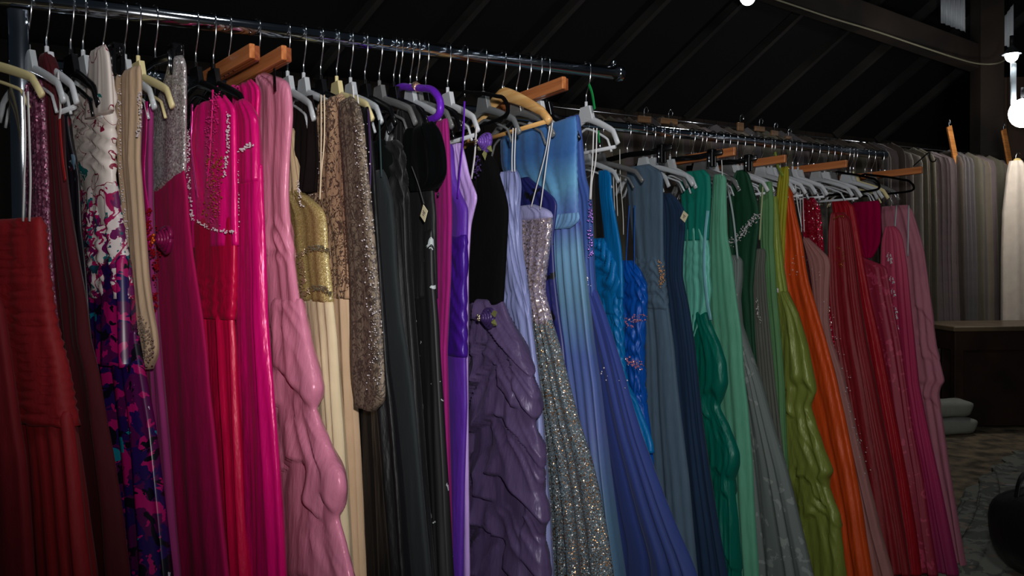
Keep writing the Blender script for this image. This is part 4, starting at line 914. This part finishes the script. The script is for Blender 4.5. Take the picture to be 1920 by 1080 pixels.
g.beads([(1530, 500), (1556, 600), (1592, 720), (1598, 760), (1628, 890)], 46, 7, DIAM, .0026, label='scattered crystals')
hanger('clear', 2, 1462, None, 'clear hanger heaped with others above the dusty pink gown', w=.2)
g = Gown('evening_gown', 'red sequined gown sparkling above the dusty pink one', 2, 1482)
g.shell('sequined_body', [(370, 1508, 1524), (385, 1504, 1536), (420, 1504, 1540), (470, 1510, 1544), (520, 1520, 1550), (700, 1540, 1570), (1080, 1580, 1620)], sequin((120, 6, 26), (250, 40, 90), 220, .8, .25, 1.1, .6), T=.014, A=(.002, .005), floor=True)
for a_ in (1500, 1505): g.strap([(a_, 345), (a_ + 1, 390), (a_ + 3, 435)], .004, WHT, name='hanging_ribbon')
hanger('white', 2, 1486, None, 'white hanger with a rounded tip beside the red sequined gown', w=.19)
g = Gown('evening_gown', 'deep red gown with gold embroidered top and tight vertical folds', 2, 1508)
DRD = fabric((118, 8, 20), .6, .3, .4)
g.shell('gown_body', [(398, 1562, 1580), (410, 1556, 1592), (450, 1554, 1598), (500, 1554, 1604), (560, 1556, 1611), (640, 1562, 1624), (720, 1576, 1640), (800, 1588, 1655), (900, 1604, 1676), (1000, 1620, 1694), (1080, 1630, 1706)], DRD, T=.02, Tb=.04, A=(.004, .018), nf=4.4, floor=True)
g.beads([(1566, 460), (1582, 474), (1578, 500), (1566, 480)], 40, 2.4, GOLDB, .0024, label='gold embroidery', name='embroidery')
g.strap([(1562, 412), (1572, 406), (1582, 406)], .004, GOLDB, name='neck_trim')
hanger('woodclamp', 2, 1516, None, 'wooden clamp hanger with a pale end above the deep red gown', w=.2)
hanger('clear', 2, 1530, None, 'clear hanger hooked just right of the wooden clamp over the red gowns', w=.2)
g = Gown('evening_gown', 'scarlet gown with a gathered front, between the deep red and crimson ones', 2, 1540)
g.shell('gown_body', [(376, 1560, 1588), (386, 1562, 1600), (430, 1566, 1608), (480, 1570, 1616), (560, 1580, 1630), (640, 1590, 1648), (720, 1604, 1664), (800, 1618, 1680), (900, 1634, 1698), (1000, 1650, 1714), (1080, 1660, 1724)], satin((138, 14, 26), .5), T=.018, Tb=.034, A=(.003, .013), nf=3.4, floor=True)
hanger('white', 2, 1546, None, 'grey-white hanger with a hooked tip above the scarlet gown', w=.2)
g = Gown('evening_gown', 'crimson gown with a raspberry velvet neckline edged in black', 2, 1572)
g.shell('gown_body', [(472, 1598, 1606), (484, 1598, 1622), (500, 1600, 1662), (560, 1610, 1672), (640, 1624, 1688), (720, 1640, 1700), (800, 1650, 1712), (900, 1664, 1732), (1000, 1678, 1746), (1080, 1690, 1758)], print_mat('crimson_lace', (134, 14, 46), [((164, 44, 76), .60, 8.2, 'b')], 26, .65), T=.018, Tb=.034, A=(.003, .012), nf=3, floor=True)
g.shell('raspberry_neckline', [(376, 1600, 1646), (384, 1597, 1651), (430, 1598, 1652), (456, 1604, 1650), (474, 1616, 1642), (484, 1626, 1634)], velvet((130, 4, 52)), T=.012, A=(.002, .002), nf=1.4)
g.strap([(1594, 392), (1594, 430), (1600, 460), (1614, 474)], .011, BVEL, name='black_edging', label='black edging')
hanger('velvet', 2, 1570, None, 'black flocked hanger seen edge-on above the raspberry neckline', w=.2)
hanger('clear', 2, 1586, None, 'clear hanger with ribbed tip hanging over the raspberry neckline', w=.2)
g = Gown('evening_gown', 'rose pink gown with a column of round jewels down the bodice', 2, 1606)
g.shell('gown_body', [(424, 1664, 1676), (432, 1656, 1686), (450, 1652, 1692), (500, 1650, 1700), (560, 1650, 1706), (640, 1658, 1714), (720, 1668, 1722), (800, 1676, 1738), (900, 1690, 1760), (1000, 1704, 1780), (1080, 1716, 1796)], ramp_z('rose_dye', [(0, (120, 20, 70)), (.6, (158, 26, 78)), (1.1, (150, 22, 66)), (1.4, (168, 56, 84))], .1, 8, .7), T=.018, Tb=.034, A=(.003, .012), nf=3.2, floor=True)
for yy, sp in ((480, 4), (488, 3), (524, 4), (548, 4), (580, 4), (592, 3), (612, 3)): g.beads([(1665 + (yy - 480) * .10, yy - 3), (1669 + (yy - 480) * .10, yy + 3)], 14, sp, DIAM, .0038, name='jewel_cluster', voff=-.034)
g.beads([(1644, 500), (1656, 504)], 12, 1.6, DIAM, .0034, name='jewel_cluster', voff=-.034)
hanger('velvet', 2, 1622, None, 'black flocked hanger with wide rounded loop at the right end of the rail', w=.23)
g = Gown('evening_gown', 'pale pink gown at the right end of the rack with draped hip folds', 2, 1646)
PAL = fabric((160, 96, 112), .7, .3, .3)
g.shell('gown_body', [(384, 1654, 1700), (392, 1652, 1710), (430, 1654, 1722), (470, 1660, 1733), (520, 1664, 1740), (600, 1670, 1750), (650, 1672, 1756), (690, 1674, 1766), (716, 1676, 1772), (724, 1678, 1764), (740, 1680, 1760), (800, 1688, 1770), (880, 1698, 1782), (960, 1712, 1796), (1040, 1722, 1810), (1080, 1726, 1819)], PAL, T=.02, Tb=.036, A=(.003, .012), nf=2.8, pick=(.009, [520, 590, 655, 722], 1.4, .6), floor=True)
for a_, b_ in ((1681, 1676), (1704, 1702)): g.strap([(a_, 385), ((a_ + b_) / 2, 420), (b_, 480 if a_ > 1690 else 455)], .007, simple('satin_ribbon_grey', (150, 165, 165), .4), name='hanging_ribbon', label='white ribbon')
hanger('woodclamp', 2, 1650, None, 'dark wooden clamp hanger at the right end of the rear rail', w=.215)
hanger('cream', 2, 1600, None, 'cream hanger with pale straps between the two black flocked hangers', w=.19)
# hangers crowded on the rear rail, seen only as hooks and necks
for i, px in enumerate((1206, 1240, 1256, 1310, 1336, 1362, 1440, 1474, 1496, 1558, 1594, 1634)):
    hanger('smoke' if i % 2 else 'clear', 2, px, None, 'small plastic hanger crowded between gowns on the rear rail', w=.15, group='plain plastic hangers between the gowns of the rear rail')
for i, px in enumerate((44, 60, 76, 122, 132, 142, 150, 262, 272, 282, 290, 322)):
    hanger('clear', 2, px, 33, 'clear hanger on the rear rail, seen through the gap under the front rail', w=.12, group='clear hangers on the rear rail at the left')

# ------------------------------------------------------------------ back row of stored gowns
BK = [fabric(c, .85, .3, .2, kind='cloth') for c in ((122, 114, 106), (102, 96, 96), (130, 118, 102), (106, 100, 86), (120, 106, 106), (88, 78, 70))]
def back_gown(seed, mat):
    rnd = random.Random(seed); n, nt = 40, 28; V = []
    hw0 = .15 + .04 * rnd.random(); ph = rnd.random() * 6; top = 2.33 - rnd.random() * .08
    for i in range(n):
        t = i / (n - 1); z = top - t * (top - .04) if i else top
        sh = min(1, .25 + 1.4 * math.sqrt(max(0, t) * 8)) if t < .06 else 1
        hw = hw0 * (sh if t < .06 else 1) * (1 + .35 * t); th = .024 * (.35 + .65 * min(1, t * 20)) * (1 + .35 * t)
        for k in range(nt):
            a = 2 * math.pi * k / nt
            V.append((th * (math.sin(a) + .28 * math.sin(3 * a + ph) * t ** .3 + .22 * math.sin(5 * a + ph * 2 + 2 * t)), hw * math.cos(a) + .004 * math.sin(9 * t + ph), z + (.012 * math.sin(2 * a + ph) if i == 0 else 0)))
    Fc = [(i * nt + k, (i + 1) * nt + k, (i + 1) * nt + (k + 1) % nt, i * nt + (k + 1) % nt) for i in range(n - 1) for k in range(nt)]
    Fc += [tuple(range(nt)), tuple(range(n * nt - 1, (n - 1) * nt - 1, -1))]
    return mesh_obj('stored_gown', V, Fc, mat)
kinds = [back_gown(i * 3 + 1, BK[i]) for i in range(6)]
ang3 = math.atan2(R3.y, R3.x); rnd = random.Random(5)
s = -.25; i = 0
while s < L3 + .05:
    if i < 6: o = kinds[i]
    else: o = kinds[rnd.randrange(6)].copy(); COL.objects.link(o)
    p = row3(s, rnd.uniform(-.02, .02), 0); o.location = (p.x, p.y, rnd.uniform(-.025, .0)); o.rotation_euler = (0, 0, ang3 + rnd.uniform(-.06, .06))
    tag(o, 'dim grey-beige gown in the long stored row against the dark barn wall', 'dress', 'stored gowns in the back row')
    s += rnd.uniform(.060, .092); i += 1
wa, wb = row3(-.6, 0, 2.30), row3(L3 + 1.2, 0, 2.30)
mb = MB(); mb.tube([wa, wa.lerp(wb, .5) - Vector((0, 0, .01)), wb], .004, 8, (0, 0, 1)); tag(mb.build('hanging_wire', WIRE), 'thin steel wire strung above the back row of stored gowns', 'wire')
# wooden and pale hangers poking above the back row
def box_hanger(px, py, w, hh, m, label, tilt=0, n=-.12):
    d = ray(px, py); P = Q3 + N3 * n; t = (P - EYE).dot(N3) / d.dot(N3); c = EYE + d * t
    root = empty('clamp_hanger', (c.x, c.y, c.z), ang3); rt = Matrix.Rotation(math.radians(tilt), 3, 'Y')
    mb = MB(); mb.box((0, 0, 0), (w, .009, hh), rt); o = mb.build('clamp_bar', m, root, False); bv = o.modifiers.new('edge', 'BEVEL'); bv.width = .003
    mb = MB(); q = curve([(0, 0, hh), (0, 0, hh + .05), (.018, 0, hh + .07), (.035, 0, hh + .05), (.03, 0, hh + .035)], 20)
    if abs(tilt) > 30:
        q = [rt @ Vector((-w + .004, 0, 0)) + Vector((v_.x * .6, v_.y, (v_.z - hh) * .9)) for v_ in q]
        mb.tube(q, .003, 8)
    else: mb.tube([Vector((v_.x, v_.y, v_.z - .01)) for v_ in q], .0022, 8)
    mb.build('hook', WIRE, root); return tag(root, label, 'hanger')
BW = wood('weathered_hanger_wood', (120, 84, 52), (160, 118, 78))
for px, py, w, hh, lb in ((1208, 224, .055, .022, 'short brown clamp bar above the back row, left of the others'), (1254, 228, .075, .02, 'olive-brown clamp bar above the back row, second from left'),
                          (1388, 238, .03, .03, 'small orange-brown block hanger standing up from the back row'), (1424, 242, .05, .018, 'brown clamp bar above the back row over the green gowns'),
                          (1452, 250, .035, .02, 'tan clamp bar above the back row over the lime gown'), (1478, 258, .03, .012, 'thin tan clamp bar above the back row over the orange gown')):
    box_hanger(px, py, w, hh, BW, lb)
OW = wood('orange_hanger_wood', (150, 92, 40), (190, 124, 62))
box_hanger(1786, 272, .17, .035, OW, 'orange wooden hanger bar standing steeply out of the back row left of the post', 70)
box_hanger(1888, 278, .18, .035, OW, 'orange wooden hanger bar standing steeply with its hook, right of the post', 70)
# black wire hook hanging at the right end of the rear rail
p0 = at_y(1712, 312, 4.6)
mb = MB(); mb.tube(curve([at_y(x, y, 4.6) for x, y in ((1712, 312), (1725, 300), (1742, 286), (1743, 296), (1747, 303), (1753, 302), (1755, 298))], 40), .0035, 8)
tag(mb.build('wire_hook', simple('black_wire', (18, 18, 20), .5, .5)), 'black wire hook bent up beyond the right end of the rear rail', 'hook')
# ivory gown lit by the lamp at the far right
d3 = 7.45; V = []; n, nt = 60, 48
for i in range(n):
    t = i / (n - 1); y = 302 + t * 720
    xL = np.interp(y, [302, 320, 400, 480, 560, 700, 1030], [1894, 1889, 1880, 1878, 1878, 1878, 1878]); xR = np.interp(y, [302, 320, 400, 600, 1030], [1915, 1928, 1945, 1962, 1985])
    a_, b_ = at_y(xL, y, d3), at_y(xR, y, d3); z = a_.z
    for k in range(nt):
        q = 2 * math.pi * k / nt
        V.append(((a_.x + b_.x) / 2 + (b_.x - a_.x) / 2 * math.cos(q), d3 + (.05 + .07 * t) * math.sin(q) + (.006 + .022 * t) * math.sin(7 * q + 2 * t), z))
Fc = [(i * nt + k, (i + 1) * nt + k, (i + 1) * nt + (k + 1) % nt, i * nt + (k + 1) % nt) for i in range(n - 1) for k in range(nt)] + [tuple(range(nt)), tuple(range(n * nt - 1, (n - 1) * nt - 1, -1))]
c = at_y(1905, 302, d3); root = empty('wedding_gown', (c.x, c.y, 0))
o = mesh_obj('gown_body', [(x - c.x, y - c.y, z) for x, y, z in V], Fc, chiffon((226, 212, 196)), root)
mb = MB(); mb.tube(curve([(0, 0, c.z - .01), (0, 0, c.z + .05), (.02, 0, c.z + .075), (.04, 0, c.z + .06)], 16), .003, 8); mb.build('hook', WIRE, root)
mb = MB(); mb.ball((.0, -.02, c.z + .0), .03, 10, 6, (1.2, .8, .8)); mb.build('padded_shoulder', fabric((214, 190, 120), .7), root)
tag(root, 'ivory gown at the right edge of the photo, lit by the lamp above it', 'dress')

# ------------------------------------------------------------------ lamps, table, bundles, bag
def lamp(name, px, py, depth, label, r, watts, strength, aim=None, col=(.93, .97, 1)):
    c = at_y(px, py, depth); root = empty(name, c)
    mb = MB(); mb.ball((0, 0, 0), r, 20, 12, (1, 1, 1.1)); b = mb.build('bulb', simple('bulb_glow', (255, 255, 255), .4, emit=(250, 253, 255), strength=strength), root)
    mb = MB(); pr = [(0, .045), (.012, .045), (.02, .03), (.045, .0), (.07, -.03), (.073, -.032), (.068, -.03), (.043, .0), (.016, .028)]
    V = []; m_ = 24
    for (rr_, zz) in pr:
        for k in range(m_):
            a = 2 * math.pi * k / m_; V.append((rr_ * math.cos(a), rr_ * math.sin(a), zz + r * .8))
    mb.add(V, [(i * m_ + k, i * m_ + (k + 1) % m_, (i + 1) * m_ + (k + 1) % m_, (i + 1) * m_ + k) for i in range(len(pr) - 1) for k in range(m_)])
    mb.build('reflector', simple('aluminium', (170, 172, 175), .35, .9), root)
    mb = MB(); mb.tube([(0, 0, r * .8 + .04), (0, 0, r * .8 + .12)], .016, 12); mb.build('socket', simple('lamp_socket', (40, 40, 42), .5), root)
    l = bpy.data.lights.new(name + '_light', 'POINT'); l.energy = watts; l.shadow_soft_size = r * 1.02; l.color = col
    lo = bpy.data.objects.new(name + '_light', l); COL.objects.link(lo); lo.parent = root; lo.location = (0, 0, -r * 1.3)
    return tag(root, label, 'lamp'), c
lamp('work_lamp', 1402, -6, 5.6, 'glaring white work lamp at the top edge of the photo above the green gowns', .05, 5, 14)
r_, c1 = lamp('work_lamp', 1897, 104, 7.0, 'glaring white work lamp beside the square post at the right', .05, 8, 14)
mb = MB(); a_ = at_y(1901, 118, 6.98) - c1; b_ = at_y(1899, 196, 6.98) - c1
mb.bevbox(((a_.x + b_.x) / 2, (a_.y + b_.y) / 2, (a_.z + b_.z) / 2), (.022, .008, (a_.z - b_.z) / 2), .003); mb.build('bracket', simple('bracket_metal', (190, 200, 205), .4, .3), r_)
lamp('globe_lamp', 1918, 212, 6.9, 'large glowing globe lamp cut by the right edge just above the ivory gown', .105, 15, 5, col=(1, .93, .86))
# dark table
TW = wood('dark_table_wood', (34, 20, 13), (58, 36, 24), (3, 3, 3), .5)
tl = at_z(1790, 613, .80); ty = tl.y; root = empty('table', (tl.x + .6, ty + .3, 0)); root.scale = (1, 1, .93)
mb = MB(); mb.bevbox((.35, .05, .84), (.95, .34, .02), .005); mb.build('table_top', wood('table_top_wood', (88, 74, 54), (124, 106, 80), (3, 3, 3), .5), root, False)
mb = MB(); mb.bevbox((.35, -.265, .74), (.93, .012, .08), .003); mb.bevbox((-.57, .05, .74), (.012, .3, .08), .003); mb.build('apron', TW, root, False)
mb = MB(); mb.bevbox((.36, .1, .40), (.86, .02, .30), .004); mb.build('back_panel', TW, root, False)
mb = MB(); mb.bevbox((.36, -.22, .36), (.89, .012, .34), .004); mb.build('front_panel', TW, root, False)
for sx in (-.55, 1.25):
    for sy in (-.24, .34):
        mb = MB(); mb.bevbox((sx, sy, .41), (.035, .035, .41), .004); mb.build('leg', TW, root, False)
tag(root, 'dark wooden table with a lighter top in front of the back row, at the right', 'table')
# rolled cloth bundles
FOAM = fabric((150, 152, 142), .85, .2, .2)
for (px, pyt, z, lb) in ((1790, 760, .27, 'pale rolled bundle, the upper of two stacked on the floor left of the table'), (1793, 790, .11, 'pale rolled bundle, the lower of two stacked on the floor left of the table')):
    c = at_y(px, 790, ty - .13); V = []; n, nt = 20, 20; hh = .066
    for i in range(n):
        t = i / (n - 1); e = (1 - abs(2 * t - 1) ** 6) ** .5 * .85 + .15
        for k in range(nt):
            q = 2 * math.pi * k / nt; sq = lambda v_: math.copysign(abs(v_) ** .7, v_)
            V.append((-.28 + .42 * t + .01 * math.sin(q * 3), .10 * e * sq(math.cos(q)), hh * e * sq(math.sin(q)) * (1 + .05 * math.sin(11 * t + 4 * q))))
    Fc = [(i * nt + k, i * nt + (k + 1) % nt, (i + 1) * nt + (k + 1) % nt, (i + 1) * nt + k) for i in range(n - 1) for k in range(nt)] + [tuple(range(nt - 1, -1, -1)), tuple(range((n - 1) * nt, n * nt))]
    o = mesh_obj('rolled_bundle', V, Fc, FOAM); o.location = (c.x + (0 if z < .2 else -.02), c.y, .068 if z < .2 else .20); o.rotation_euler = (0, 0, .15 if z < .2 else .1)
    tag(o, lb, 'bundle')
# black duffel bag at the lower right corner
c = at_z(1905, 1060, 0.12); root = empty('duffel_bag', (c.x + .26, c.y + .06, 0), .15)
V = []; n, nt = 28, 28
for i in range(n):
    t = i / (n - 1); e = (1 - abs(2 * t - 1) ** 5) ** .5 * .5 + .5
    for k in range(nt):
        q = 2 * math.pi * k / nt; sq = lambda v_: math.copysign(abs(v_) ** .8, v_)
        V.append((.20 * e * sq(math.cos(q)) * (1 + .05 * math.sin(3 * q + 7 * t)), -.30 + .6 * t, .19 + .185 * e * sq(math.sin(q)) * (1 + .06 * math.sin(5 * t * 3 + 2 * q))))
Fc = [(i * nt + k, i * nt + (k + 1) % nt, (i + 1) * nt + (k + 1) % nt, (i + 1) * nt + k) for i in range(n - 1) for k in range(nt)] + [tuple(range(nt - 1, -1, -1)), tuple(range((n - 1) * nt, n * nt))]
NYL = fabric((12, 12, 16), .5, .1, .5)
mesh_obj('bag_body', V, Fc, NYL, root)
for y_ in (-.12, .14):
    mb = MB(); mb.tube(curve([(-.14, y_, .31), (-.12, y_, .40), (-.05, y_ + .03, .43), (.02, y_, .39), (.05, y_, .36)], 24), 0, 8, (0, 1, 0), (.014, .004)); mb.build('handle', NYL, root)
mb = MB(); mb.tube(curve([(-.10, -.27, .352), (-.05, -.1, .383), (-.05, .1, .383), (-.09, .27, .352)], 24), 0, 8, (1, 0, 0), (.009, .003)); mb.build('zip', simple('zip_grey', (150, 150, 155), .4, .4), root)
tag(root, 'black duffel bag on the floor at the lower right corner', 'bag')
